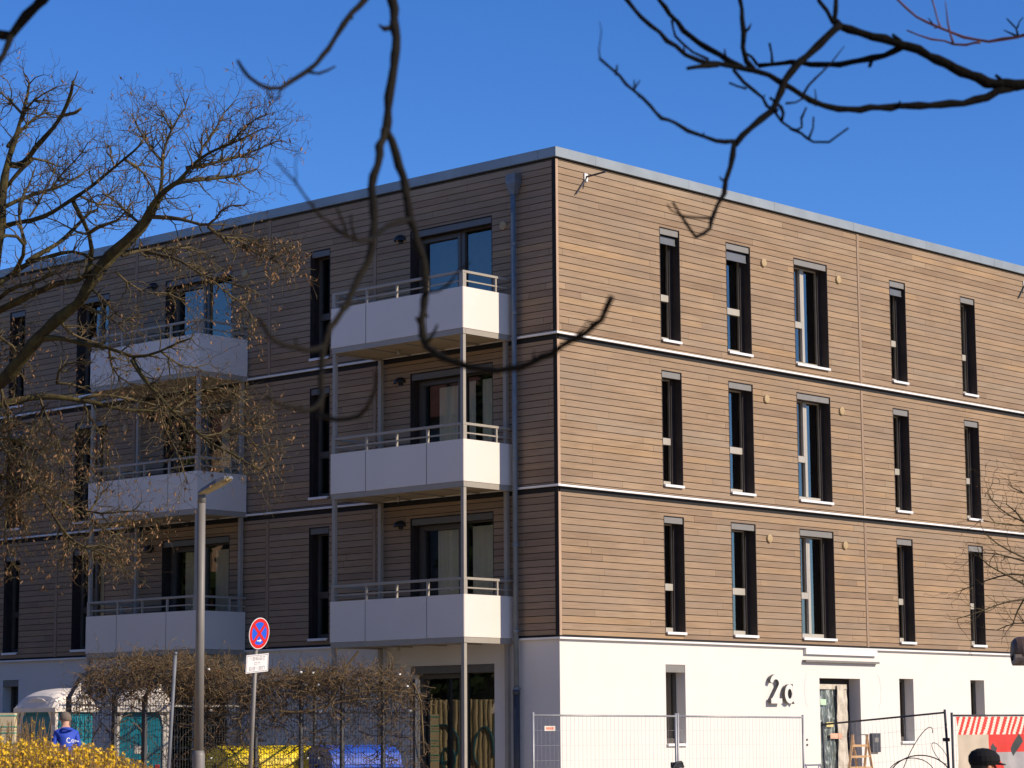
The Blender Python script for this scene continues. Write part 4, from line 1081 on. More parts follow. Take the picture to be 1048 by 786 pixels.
pp = at(1000, 780, 17.5); pp.z = GZ
o, hc, s = person('person', 'passer-by in a black flat cap with only the head showing at the bottom edge', pp, math.atan2(RT.y, RT.x)-math.pi/2+.35, 1.48, {'lean': .04, 'step': 1, 'hand': .15}, [simple('warm_skin', (.55,.25,.13), .6), simple('black_coat', (.015,.015,.018), .8), jeans, shoes], simple('dark_hair', (.02,.015,.012), .8))
cb = MB()
n = 20
rings = []
for j, (rr, zz, yy) in enumerate(((.120,.018,0),(.136,.055,.004),(.132,.098,.002),(.100,.138,-.004),(.050,.160,-.008),(0.001,.166,-.01))):
    rings.append([hc+Vector((rr*.93*math.cos(2*math.pi*k/n), yy+rr*math.sin(2*math.pi*k/n), zz-.012*max(0,math.sin(2*math.pi*k/n))))*s if False else hc+Vector((rr*.93*math.cos(2*math.pi*k/n), yy+rr*1.06*math.sin(2*math.pi*k/n), zz))*s for k in range(n)])
for a, b2 in zip(rings[:-1], rings[1:]):
    for k in range(n): cb.quad(a[k], a[(k+1) % n], b2[(k+1) % n], b2[k])
for k in range(1, 9):
    def vp(kk, rr, dz):
        a = math.pi*kk/9; return hc+Vector((rr*math.cos(a)*.8, .05+rr*math.sin(a)*1.02, .038+dz))*s
    cb.quad(vp(k,.10,0), vp(k+.001+.999,.10,0) if k < 9 else vp(9,.10,0), vp(k+1,.150,-.014), vp(k,.150,-.014))
    cb.quad(vp(k,.10,-.008), vp(k+1,.10,-.008), vp(k+1,.150,-.022), vp(k,.150,-.022))
    cb.quad(vp(k,.150,-.014), vp(k+1,.150,-.014), vp(k+1,.150,-.022), vp(k,.150,-.022))
cb.build('flat_cap', simple('black_cap', (.008,.008,.009), .85, spec=.2), None, smooth=True).parent = o

# ------------------------------------------------------------------ street furniture
# street lamp
lp = at(203.5, 760, 30); lp.z = GZ
LAMP = thing('street_lamp', 'slim grey street lamp with angled lantern head in front of the balconies', 'street lamp', lp)
topz = at(207.5, 503, 30).z
mb = MB(); mb.tube([Vector((lp.x,lp.y,1.30)), Vector((lp.x,lp.y,topz))], [.058,.048], 20); mb.build('pole', M['pole'], LAMP, smooth=True)
mb = MB(); mb.tube([Vector((lp.x,lp.y,GZ)), Vector((lp.x,lp.y,1.27)), Vector((lp.x,lp.y,1.33))], [.076,.076,.060], 20); mb.build('base', M['pole'], LAMP, smooth=True)
hd = (RT*.93 - Vector((FW.x,FW.y,0))*.35).normalized(); tilt = R_(24)
hd = (Vector((hd.x,hd.y,0)).normalized()*math.cos(tilt)+Vector((0,0,1))*math.sin(tilt)).normalized()
sdv = hd.cross(Vector((0,0,1))).normalized(); upv = sdv.cross(hd).normalized()
p0 = Vector((lp.x, lp.y, topz+.02)) - hd*.03
def lantern_ring(t, wd, hu, hl):
    c = p0+hd*t; return [c+sdv*wd+upv*0, c+sdv*wd*.75+upv*hu, c-sdv*wd*.75+upv*hu, c-sdv*wd, c-sdv*wd*.7-upv*hl, c+sdv*wd*.7-upv*hl]
secs = [(0,.045,.03,.02),(.07,.08,.04,.028),(.30,.10,.052,.028),(.42,.09,.045,.026),(.475,.045,.022,.018)]
mb = MB(); rs = [lantern_ring(*q) for q in secs]
for a, b2 in zip(rs[:-1], rs[1:]):
    for i, j in ((0,1),(1,2),(2,3)): mb.quad(a[i], a[j], b2[j], b2[i])
mb.poly(rs[0]); mb.poly(rs[-1])
mb.build('lantern_shell', simple('lantern_shell', (.20,.21,.23), .35, metal=.3, var=.05), LAMP)
mb = MB()
for a, b2 in zip(rs[:-1], rs[1:]):
    for i, j in ((3,4),(4,5),(5,0)): mb.quad(a[i], a[j], b2[j], b2[i])
mb.build('diffuser', simple('aged_diffuser', (.42,.34,.16), .5, var=.3, scale=14), LAMP)
mb = MB(); mb.tube([Vector((lp.x,lp.y,topz-.10)), Vector((lp.x,lp.y,topz+.005)), p0+hd*.06], [.052,.048,.034], 12); mb.build('neck', M['pole'], LAMP, smooth=True)

# stopping-prohibition sign
def lean_pole(u0, v0, u1, v1, D):
    a = at(u0, v0, D); b2 = at(u1, v1, D); k = (b2.z-GZ)/(a.z-b2.z); return a, b2+(b2-a)*k
ST, SB = lean_pole(263.2, 634, 256.2, 786, 33)
SIGN = thing('traffic_sign', 'round red and blue no stopping sign with small white plate on a leaning pole', 'traffic sign', SB)
mb = MB(); mb.tube([SB, ST], .030, 12); mb.build('pole', M['pole'], SIGN, smooth=True)
axis = (ST-SB).normalized()
ang = R_(56); nrm = (-Vector((FW.x,FW.y,0)).normalized()*math.cos(ang) + Vector((RT.x,RT.y,0)).normalized()*math.sin(ang)).normalized()
nrm = (nrm-axis*nrm.dot(axis)).normalized(); rgt = axis.cross(nrm).normalized()
cS = at(263, 648, 33)+nrm*.04
def SP(x, y, o=0): return cS+rgt*x+axis*y+nrm*o
def disc(mb, r0, r1, o, n=48):
    for i in range(n):
        a, b2 = 2*math.pi*i/n, 2*math.pi*(i+1)/n
        mb.quad(SP(r0*math.cos(a), r0*math.sin(a), o), SP(r0*math.cos(b2), r0*math.sin(b2), o), SP(r1*math.cos(b2), r1*math.sin(b2), o), SP(r1*math.cos(a), r1*math.sin(a), o))
RS = .212
red = simple('sign_red', (.62,.012,.008), .4, var=.03); blue = simple('sign_blue', (.012,.10,.62), .4, var=.03); wht = simple('sign_white', (.75,.72,.70), .4, var=.03)
mb = MB(); disc(mb, .0001, RS, -.006); disc(mb, RS*.955, RS, .0005)
for i in range(48):
    a, b2 = 2*math.pi*i/48, 2*math.pi*(i+1)/48
    mb.quad(SP(RS*math.cos(a), RS*math.sin(a), -.006), SP(RS*math.cos(b2), RS*math.sin(b2), -.006), SP(RS*math.cos(b2), RS*math.sin(b2), .0005), SP(RS*math.cos(a), RS*math.sin(a), .0005))
disc_o = mb.build('disc', wht, SIGN)
mb = MB(); disc(mb, .0001, RS*.74, .001); mb.build('blue_field', blue, disc_o)
mb = MB(); disc(mb, RS*.73, RS*.95, .002)
for sgn in (1, -1):
    d = Vector((math.cos(R_(45)), sgn*math.sin(R_(45)))); n2 = Vector((-d.y, d.x))*RS*.105
    L_ = RS*.74
    q = [d*L_+n2, d*L_-n2, -d*L_-n2, -d*L_+n2]; mb.poly([SP(v.x, v.y, .003 if sgn > 0 else .0035) for v in q])
mb.build('red_ring_and_cross', red, disc_o)
mb = MB(); ay = -RS*.46
mb.poly([SP(-.045,ay-.008,.0045), SP(.02,ay-.008,.0045), SP(.02,ay+.008,.0045), SP(-.045,ay+.008,.0045)])
mb.poly([SP(.012,ay-.026,.0046), SP(.052,ay,.0046), SP(.012,ay+.026,.0046)])
mb.build('white_arrow', wht, disc_o)
cP = at(261.0, 678.6, 33)+nrm*.04
def PP(x, y, o=0): return cP+rgt*x+axis*y+nrm*o
mb = MB(); w_, h_ = .232, .122
fr_ = [PP(-w_,-h_), PP(w_,-h_), PP(w_,h_), PP(-w_,h_)]; bk = [PP(-w_,-h_,-.006), PP(w_,-h_,-.006), PP(w_,h_,-.006), PP(-w_,h_,-.006)]
mb.poly(fr_); mb.poly(bk[::-1])
for i in range(4): mb.quad(fr_[i], fr_[(i+1)%4], bk[(i+1)%4], bk[i])
plate = mb.build('plate', wht, SIGN)
mb = MB(); gl = .004
for (xa, xb, ya, yb) in ((-w_+.012,w_-.012,h_-.018,h_-.012),(-w_+.012,w_-.012,-h_+.012,-h_+.018),(-w_+.012,-w_+.018,-h_+.012,h_-.012),(w_-.018,w_-.012,-h_+.012,h_-.012)):
    mb.poly([PP(xa,ya,.0012), PP(xb,ya,.0012), PP(xb,yb,.0012), PP(xa,yb,.0012)])
random.seed(9)
def glyph(x, y, w, h):
    # small seven-stroke figures, the rows of dates on the plate
    segs = random.choice([(1,1,1,0,1,1,0),(1,1,0,1,1,1,0),(1,0,1,1,1,1,1),(0,1,1,0,0,1,0),(1,1,1,1,1,1,1)])
    t = h*.13
    R2 = ((0,w,h-t,h),(w-t,w,h/2,h),(w-t,w,0,h/2),(0,w,0,t),(0,t,0,h/2),(0,t,h/2,h),(0,w,h/2-t/2,h/2+t/2))
    for k, q in zip(segs, R2):
        if k: mb.poly([PP(x+q[0],y+q[2],.0012), PP(x+q[1],y+q[2],.0012), PP(x+q[1],y+q[3],.0012), PP(x+q[0],y+q[3],.0012)])
for row, y in ((5, .045), (2, -.018), (5, -.088)):
    for i in range(row): glyph(-row*.034+i*.068+.008, y, .046, .044 if row > 2 else .034)
mb.build('printed_rows', simple('print_grey', (.12,.12,.13), .6), plate)

# bare slim pole
a, b2 = lean_pole(179.5, 668, 172.5, 786, 34)
mb = MB(); mb.tube([b2, a], .026, 10, cap=True); mb.tube([a-(a-b2).normalized()*.03, a+Vector((0,0,.01))], [.03,.028], 10)
tag(mb.build('metal_post', simple('dull_grey_paint', (.13,.14,.16), .6, var=.3, scale=3), None, smooth=True), 'slim bare grey post left of the street lamp', 'post')

# ------------------------------------------------------------------ fenced bin enclosure with climber
yard = 44.6
def ep(u, z, D=yard):
    p = at(u, 740, D); return Vector((p.x, p.y, z))
zt_f = 1.47+58/FPX*yard
ENC = thing('mesh_enclosure', 'dark green steel mesh enclosure with kinked posts round the refuse bins', 'fence', ep(250, GZ))
posts = [(70, 1), (117, 1), (148, 1), (205, 0), (262, 0), (308, 0), (350, 0), (392, 0), (425, 0)]
Rh = Vector((RT.x, RT.y, 0)).normalized()
for u, kink in posts:
    mb = MB(); b_ = ep(u, GZ)
    if kink:
        k1 = ep(u, 1.47+44/FPX*yard); k2 = ep(u+13, 1.47+66/FPX*yard); mb.bar(b_, k1, .095, .06); mb.bar(k1-Vector((0,0,.02)), k2, .095, .06)
        mb.bar(k2, k2+Rh*.22+Vector((0,0,.06)), .07, .05)
    else: mb.bar(b_, ep(u, zt_f+.03), .06, .06)
    mb.build('post', M['iron'], ENC)
us = [p[0] for p in posts]
for a, c in zip(us[:-1], us[1:]):
    mb = MB(); A, B_ = ep(a, 0), ep(c, 0); L_ = (B_-A).length; n = int(L_/.05); dv = (B_-A)/L_
    zt_ = zt_f if a > 140 else 1.47+40/FPX*yard
    for i in range(1, n): mb.bar(A+dv*(i*.05)+Vector((0,0,GZ+.05)), A+dv*(i*.05)+Vector((0,0,zt_)), .006)
    z = GZ+.06
    while z < zt_+.02:
        mb.bar(A+Vector((0,0,z)), B_+Vector((0,0,z)), .008); z += .2
    mb.build('mesh_panel', M['iron'], ENC)
# second row and roof wires
mb = MB()
for u in (200, 262, 322, 392, 428):
    mb.bar(ep(u, GZ, 47.3), ep(u, 2.58, 47.3), .05)
for z in (1.2, 1.95, 2.56):
    mb.bar(ep(200, z, 47.3), ep(428, z, 47.3), .035)
for u in (205, 262, 308, 350, 392, 425): mb.bar(ep(u, zt_f, yard), ep(u*.98+5, 2.56, 47.3), .03)
for i in range(46): mb.bar(ep(205+i*4.9, GZ+.1, 47.3), ep(205+i*4.9, 2.55, 47.3), .006)
mb.build('rear_frame', M['iron'], ENC)
mb = MB(); mb.bar(ep(60, 1.47+35/FPX*45.4, 45.4), ep(250, 1.47+33/FPX*45.4, 45.4), .035); mb.build('pale_rail', M['sill'], ENC)
for (u, v) in ((308,688),(320.5,688.5),(313,700.5),(326,700.5),(314,728),(328,728.5),(315,776),(326.5,776),(409,690),(417,702),(420,727.5),(421,776),(213.5,685),(216,727),(216,776)):
    p = at(u, v, yard-.07); mb = MB(); mb.box(p.x-.024, p.x+.024, p.y-.015, p.y+.015, p.z-.016, p.z+.016)
    bevel(mb.build('white_clip', M['sill'], ENC), .006)
# climber
random.seed(33)
cl_ = MB(); co_ = MB(); bud = MB()
CL = thing('climbing_plant', 'leafless tangled brown climber grown over the steel mesh enclosure', 'climbing plant', ep(220, GZ, yard-.2))
def topline(u):   # picture height of the tangle's upper edge
    pts = [(76,712),(88,690),(100,678),(130,671),(170,670),(205,674),(240,678),(262,690),(285,688),(310,683),(340,680),(370,682),(400,684),(420,694),(432,706)]
    for (a, va), (c, vc) in zip(pts[:-1], pts[1:]):
        if a <= u <= c: return va+(vc-va)*(u-a)/(c-a)
    return 706
def strand(u, v, D, n, step, dirx, dirz, r, m_, gn=.55, g=-.004):
    p = at(u, v, D); d = (Rh*dirx+Vector((0,0,dirz))+rnd_dir()*.4).normalized(); pts = [p]
    for i in range(n):
        d = (d+rnd_dir()*gn+Vector((0,0,g))).normalized(); p = p+d*step
        # stay near the mesh plane
        q = (p-CAM).dot(FW); p = p+Vector((FW.x,FW.y,0))*(D-q)*.12
        pts.append(p)
        if random.random() < .35: leaf(bud, p, .035)
    rr = [max(.0035, r*(1-.6*i/len(pts))) for i in range(len(pts))]
    m_.tube(pts, rr, 4, cap=False)
for i in range(4700):
    u = random.uniform(78, 430); t = topline(u)
    dens_band = 30 if u < 255 else 26
    if random.random() < .62: v = t+abs(random.gauss(0, 1))*dens_band*.75+random.uniform(1, 8)
    else: v = t+random.uniform(5, 110)
    if 118 < u < 200 and v > 716 and random.random() < .8: continue
    if 262 < u < 425 and 705 < v < 790 and random.random() < .35: continue
    if u < 118 and v > 716 and random.random() < .75: continue
    D = yard+random.uniform(-.25, .5) + (random.uniform(0, 2) if v < t+25 and random.random() < .4 else 0)
    strand(u, v, D, random.randint(5, 12), random.uniform(.035, .06), random.uniform(-1, 1), random.uniform(-.5, .5), random.uniform(.0045, .0085), cl_ if random.random() < .6 else co_)
for i in range(80):
    u = random.uniform(100, 410); t = topline(u)
    strand(u, t+random.uniform(22, 95), yard+random.uniform(-.1,.2), random.randint(8, 16), .06, random.choice((-1,1)), random.uniform(-.6,.15), random.uniform(.009,.016), co_, .28, -.012)
for i in range(150):   # shoots standing above the tangle
    u = random.uniform(88, 428); strand(u, topline(u)+3, yard+random.uniform(-.2,.8), random.randint(3, 7), .035, random.uniform(-.7,.7), 1.0, .005, cl_, .3)
for (st, w) in (([(330,728),(338,716),(346,704),(350,690),(356,676),(368,668)], 2.4), ([(280,726),(300,730),(318,730),(332,722)], 2.2), ([(334,722),(346,716),(362,714),(384,716)], 1.6), ([(276,700),(296,696),(314,692),(332,690)], 2), ([(352,712),(372,706),(392,708),(416,704),(436,712)], 1.8), ([(424,700),(434,716),(430,740),(434,770)], 1.8)):
    P_ = smoothpath([at(u, v, yard-.15) + rnd_dir()*.03 for u, v in st]); cl_.tube(P_, [w*yard/FPX/2]*len(P_), 5)
cl_.build('stems', M['vine'], CL); co_.build('old_wood', M['vined'], CL); bud.build('withered_leaves', M['leafdry'], CL)['kind'] = 'stuff'

# refuse containers
def container(u, D, yaw, label, col, wid=1.37):
    c = at(u, 760, D); T = Matrix.Translation((c.x, c.y, GZ)) @ Matrix.Rotation(yaw, 4, 'Z')
    t = thing('refuse_container', label, 'bin', (c.x, c.y, GZ), 'wheeled refuse containers in the enclosure')
    mt = simple('bin_plastic', col, .45, var=.08, scale=4)
    def W(p): return T @ Vector(p)
    h = 1.12; w2, d2 = wid/2, .53
    mb = MB()
    lo = [(-w2*.88,-d2*.8,.22),(w2*.88,-d2*.8,.22),(w2*.88,d2*.8,.22),(-w2*.88,d2*.8,.22)]; hi = [(-w2,-d2,h),(w2,-d2,h),(w2,d2,h),(-w2,d2,h)]
    for i in range(4):
        j = (i+1) % 4; mb.quad(W(lo[i]), W(lo[j]), W(hi[j]), W(hi[i]))
    mb.poly([W(p) for p in lo[::-1]])
    mb.box(-w2-.03, w2+.03, -d2-.03, d2+.03, h-.05, h, 0, T)
    mb.build('tub', mt, t)
    mb = MB(); n = 12     # rounded roll lid
    for i in range(n):
        a, b2 = math.pi*i/n, math.pi*(i+1)/n
        def q(x, a): return W((x, -d2*math.cos(a)*1.02, h+.01+.36*math.sin(a)**.8))
        for x0, x1 in ((-w2-.02, -w2*.33), (-w2*.33, w2*.33), (w2*.33, w2+.02)):
            mb.quad(q(x0+.01,a), q(x1-.01,a), q(x1-.01,b2), q(x0+.01,b2))
            mb.quad(q(x0-.01,a)+Vector((0,0,-.015)), q(x0+.01,a), q(x0+.01,b2), q(x0-.01,b2)+Vector((0,0,-.015)))
        for x in (-w2-.01, w2+.01): mb.poly([q(x,a), q(x,b2), W((x,0,h))])
    mb.build('lid', mt, t)
    for sx in (-1, 1):
        for sy in (-1, 1):
            mb = MB(); mb.tube([W((sx*w2*.75-.03, sy*d2*.65, .10)), W((sx*w2*.75+.03, sy*d2*.65, .10))], .10, 14); mb.build('wheel', M['black'], t)
        mb = MB(); mb.tube([W((sx*(w2+.03),0,h-.02)), W((sx*(w2+.09),0,h-.02))], .03, 8); mb.build('trunnion', M['black'], t)
yw = math.atan2(RT.y, RT.x)
container(268, 46.6, yw+.55, 'yellow refuse container with rounded lid behind the mesh', (.92,.68,.008), 1.85)
container(361, 46.7, yw+.62, 'blue refuse container right of the yellow one', (.02,.085,.48), 1.5)

# portable toilets
teal = simple('teal_plastic', (.004,.18,.25), .45, var=.12, scale=3); white = simple('white_plastic', (.72,.66,.58), .5, var=.05)
def toilet(u, D, yaw, label, size=1.08):
    c = at(u, 740, D); T = Matrix.Translation((c.x, c.y, GZ)) @ Matrix.Rotation(yaw, 4, 'Z')
    t = thing('portable_toilet', label, 'portable toilet', (c.x, c.y, GZ), 'portable toilets by the bins')
    h = size/2; H_ = 2.20
    mb = MB(); mb.box(-h, h, -h+.03, h, .12, H_, 0, T)
    for i in range(8):      # ribs on the side walls
        y = -h+.12+i*(2*h-.2)/7
        mb.box(-h-.02, -h, y-.03, y+.03, .3, H_-.15, 0, T); mb.box(h, h+.02, y-.03, y+.03, .3, H_-.15, 0, T)
    bevel(mb.build('cabin', teal, t), .02)
    mb = MB()                # door frame with an arched head
    for x in (-h+.03, h-.03): mb.box(x-.055, x+.055, -h-.02, -h+.05, .12, H_, 0, T)
    for i in range(10):
        a0, a1 = math.pi*i/10, math.pi*(i+1)/10
        def q(a, r, y): return T @ Vector((math.cos(a)*r*(h-.03), y, H_-.30+math.sin(a)*r*.46))
        for y in (-h-.02,): mb.quad(q(a0,.86,y), q(a1,.86,y), q(a1,1.1,y), q(a0,1.1,y))
        mb.quad(q(a0,.86,-h-.02), q(a1,.86,-h-.02), q(a1,.86,-h+.04), q(a0,.86,-h+.04)); mb.quad(q(a0,1.1,-h-.02), q(a1,1.1,-h-.02), q(a1,1.1,-h+.04), q(a0,1.1,-h+.04))
    mb.build('door_frame', white, t)
    mb = MB(); mb.box(-h+.09, h-.09, -h+.004, -h+.028, .16, H_-.12, 0, T)
    dr = mb.build('door', teal, t)
    mb = MB(); mb.box(h-.22, h-.14, -h-.015, -h+.003, 1.0, 1.14, 0, T); mb.build('latch', simple('latch_red', (.5,.03,.02), .5), dr)
    mb = MB(); mb.box(-.12, .12, -h-.004, -h+.003, 1.35, 1.5, 0, T); mb.build('notice', white, dr)
    mb = MB(); nx, ny = 12, 12   # domed roof
    g = {}
    for i in range(nx+1):
        for j in range(ny+1):
            x = -1+2*i/nx; y = -1+2*j/ny
            z = H_+.02+.42*(max(0,1-abs(x)**3.2))**.5*(max(0,1-abs(y)**3.6))**.45*(.86+.14*y)
            g[i, j] = T @ Vector((x*(h+.06), y*(h+.06), z))
    for i in range(nx):
        for j in range(ny): mb.quad(g[i,j], g[i+1,j], g[i+1,j+1], g[i,j+1])
    mb.box(-h-.07, h+.07, -h-.07, h+.07, H_-.06, H_+.02, 0, T)
    mb.build('roof', white, t, smooth=False)
    mb = MB(); mb.tube([T @ Vector((h*.6,h*.6,H_+.2)), T @ Vector((h*.6,h*.6,H_+.48))], .05, 10); mb.build('vent_pipe', white, t)
    mb = MB(); mb.box(-h-.04, h+.04, -h-.04, h+.04, .03, .12, 0, T); mb.build('skid', M['iron'], t)
toilet(57, 46.6, yw-.62, 'teal portable toilet with white domed roof behind the man in blue', .98)
toilet(146, 47.5, yw+.10, 'teal portable toilet with white door frame seen through the steel mesh', 1.0)
# grey shed wall behind the mesh between the toilets
c = at(104, 740, 47)
# pale crate at the left edge
c = at(4, 740, 49.5); T = Matrix.Translation((c.x, c.y, GZ)) @ Matrix.Rotation(yw, 4, 'Z')
t = thing('insulation_stack', 'stack of cream insulation boards with green straps at the left edge', 'board stack', (c.x, c.y, GZ))
crm = simple('cream_board', (.62,.52,.34), .8, var=.06)
for i in range(6):
    mb = MB(); mb.box(-.8, .30-.01*(i % 2), -.4, .4, .1+i*.345, .1+i*.345+.335, 0, T); mb.build('board_pack', crm, t)
mb = MB()
for i in range(6):
    for z in (.1+i*.345+.05, .1+i*.345+.27): mb.box(-.805, .304, -.405, .405, z, z+.025, 0, T)
mb.build('strap', simple('green_strap', (.10,.40,.30), .5), t)
mb = MB()
for x in (-.7, -.25, .2): mb.box(x-.05, x+.05, -.4, .4, 0, .099, 0, T)
mb.build('pallet', M['batten'], t)

# ------------------------------------------------------------------ forsythia
yel = simple('forsythia_flower', (.70,.38,.002), .6, scale=30, col2=(.86,.58,.006)); yel.use_backface_culling = False
stemM = simple('forsythia_stem', (.13,.075,.025), .85, scale=10, col2=(.25,.15,.05))
def flower(mb, p, s_):
    ax = rnd_dir(); a = ax.orthogonal().normalized(); b_ = ax.cross(a)
    for k in range(4):
        t = math.pi/2*k+random.uniform(-.2,.2); d = a*math.cos(t)+b_*math.sin(t); w = ax.cross(d)*s_*.32
        q = p+d*s_*.18; e = p+d*s_+ax*s_*.45
        mb.quad(p, q+w+ax*s_*.2, e, q-w+ax*s_*.2)
def forsythia(label, u0, u1, D0, D1, tops, n, nf, fs, seed, spread=.35, fprob=1):
    random.seed(seed)
    b_ = at((u0+u1)/2, 786, (D0+D1)/2); b_.z = GZ
    t = thing('forsythia_bush', label, 'bush', b_, 'forsythia bushes')
    st, fl = MB(), MB()
    for i in range(n):
        u = random.uniform(u0, u1); D = random.uniform(D0, D1)
        q = at(u, 760, D); zt_ = at(u, tops(u)+random.expovariate(1/9.0)-2, D).z
        base = Vector((q.x+random.uniform(-.2,.2), q.y+random.uniform(-.2,.2), GZ)); L_ = zt_-GZ
        dv = Vector((random.uniform(-spread,spread), random.uniform(-spread,spread), 1)); pts = []
        m = 8
        for k in range(m+1):
            f = k/m; pts.append(Vector((q.x, q.y, GZ)) + Vector((dv.x*(f**2)*.5, dv.y*(f**2)*.5, L_*f)) - Vector((dv.x*.5, dv.y*.5, 0)) + rnd_dir()*.012)
        st.tube(pts, [.006-.0035*k/m for k in range(m+1)], 4, cap=False)
        for _ in range(nf):
            f = 1-random.random()**1.3*.55
            k = min(int(f*m), m-1); p = pts[k].lerp(pts[k+1], f*m-k)
            if random.random() < fprob: flower(fl, p+rnd_dir()*.022, fs*random.uniform(.7,1.15))
        for _ in range(4):
            f = random.uniform(.5, .98); k = int(f*m); p = pts[k]; e = p+Vector((random.uniform(-.12,.12), random.uniform(-.12,.12), random.uniform(.03,.16)))
            st.tube([p, (p+e)/2+rnd_dir()*.01, e], [.003,.0025,.002], 3, cap=False)
            for _ in range(max(1, nf//7)):
                if random.random() < fprob: flower(fl, p.lerp(e, random.random())+rnd_dir()*.012, fs*random.uniform(.7,1.1))
    st.build('stems', stemM, t); fl.build('flowers', yel, t)['kind'] = 'stuff'
forsythia('yellow flowering forsythia filling the bottom left corner', -40, 96, 14.2, 16.5, lambda u: 760+2*math.sin(u*.11)+(3 if 50 < u < 96 else 0), 420, 17, .017, 11)
forsythia('shorter yellow forsythia at the right end of the front hedge', 92, 160, 14.4, 16.2, lambda u: 765+max(0, u-105)*.42+2*math.sin(u*.2), 170, 15, .016, 12)
forsythia('sparse tall forsythia with bare stems in front of the toilet cabin', -20, 52, 21, 23.5, lambda u: 733+4*math.sin(u*.3), 80, 7, .018, 13, .30, .22)

# ------------------------------------------------------------------ site fence
gal = simple('galvanised_tube', (.36,.36,.36), .5, metal=.3, var=.12, scale=8)
def heras(label, TLp, TRp, sign=False, hgt=2.0, dark=True):
    """a panel between two upper corners; everything hangs below them, square to the top rail"""
    t = thing('site_fence', label, 'fence panel', ((TLp.x+TRp.x)/2, (TLp.y+TRp.y)/2, GZ), 'mobile mesh fence panels')
    ax = (TRp-TLp); Lw = ax.length; ax /= Lw
    hz = Vector((ax.x, ax.y, 0)).normalized(); nrm = Vector((hz.y, -hz.x, 0)); dn = ax.cross(nrm).normalized()
    if dn.z > 0: dn = -dn
    mt = M['iron'] if dark else gal
    mb = MB()
    ext = .05
    mb.tube([TLp-dn*ext, TLp+dn*hgt], .021, 10); mb.tube([TRp-dn*ext, TRp+dn*hgt], .021, 10)
    mb.tube([TLp, TRp], .016, 8); mb.tube([TLp+dn*(hgt-.1), TRp+dn*(hgt-.1)], .016, 8)
    mb.build('frame', mt, t, smooth=True)
    mb = MB(); n = int(Lw/.10)
    for i in range(1, n):
        p = TLp+ax*(Lw*i/n); mb.bar(p, p+dn*(hgt-.1), .0024)
    for k in range(1, 8):
        p = TLp+dn*(k*.245); mb.bar(p+ax*.01, p+ax*(Lw-.01), .0024)
    mb.build('wire_mesh', gal, t)
    for p in (TLp, TRp):
        q = p+dn*hgt; mb = MB(); mb.box(q.x-.36, q.x+.36, q.y-.115, q.y+.115, GZ-.005, GZ+.13); bevel(mb.build('foot_block', M['paving'], t), .02)
    return t, ax, dn, nrm
yf = at(545, 735, 40).y
def fp(u, v): return aty(u, v, yf)
J1 = fp(692.5, 733.0)
t, ax, dn, nrm = heras('mesh fence panel standing before the corner of the building', fp(545.5, 732), J1-Vector((.03,0,0)), dark=False)
p = fp(545.5, 732); a = fp(556, 743); c = fp(567, 748)
mb = MB(); mb.box(a.x, c.x, yf-.028, yf-.024, c.z, a.z); sp_ = mb.build('sign_plate', simple('pale_plate', (.60,.54,.44), .6), t)
mb = MB(); w_ = (c.x-a.x)
for i in range(4): mb.box(a.x+w_*(.16+.18*i), a.x+w_*(.29+.18*i), yf-.030, yf-.0285, c.z+(a.z-c.z)*.28, c.z+(a.z-c.z)*.75)
mb.build('print', simple('orange_print', (.65,.12,.06), .6), sp_)
heras('mesh fence panel under the house number', J1+Vector((.03,0,0)), fp(821.5, 734.3), dark=False)
cp = fp(692.5, 783)
mb = MB(); mb.box(cp.x-.10, cp.x+.12, yf-.06, yf+.06, cp.z-.05, cp.z+.05); mb.tube([cp+Vector((-.15,-.03,-.06)), cp+Vector((-.08,-.05,.03)), cp+Vector((.06,-.05,.05)), cp+Vector((.14,-.03,-.04))], .03, 8)
tag(bevel(mb.build('fence_coupler', M['black'], None), .01), 'black coupler clamped round the joint of the fence panels', 'coupler')
a = at(841.5, 741.5, 43.2); b2 = at(967.0, 729.2, 40.6)
t3, ax3, dn3, n3 = heras('tilted mesh fence panel in front of the entrance and step ladder', a, b2)
P3 = (a, b2)
a4 = at(974, 732.3, 40.3); b4 = a4+Vector((3.5, -.12, .01))
t4, ax4, dn4, n4 = heras('mesh fence panel carrying the red and white banner', a4, b4)
mb = MB(); q = at(967.5, 757, 40.5); mb.box(q.x-.04, q.x+.10, q.y-.03, q.y+.03, q.z-.03, q.z+.03); tag(bevel(mb.build('fence_coupler', M['iron'], None), .01), 'small clamp joining the tilted panel to the banner panel', 'coupler')
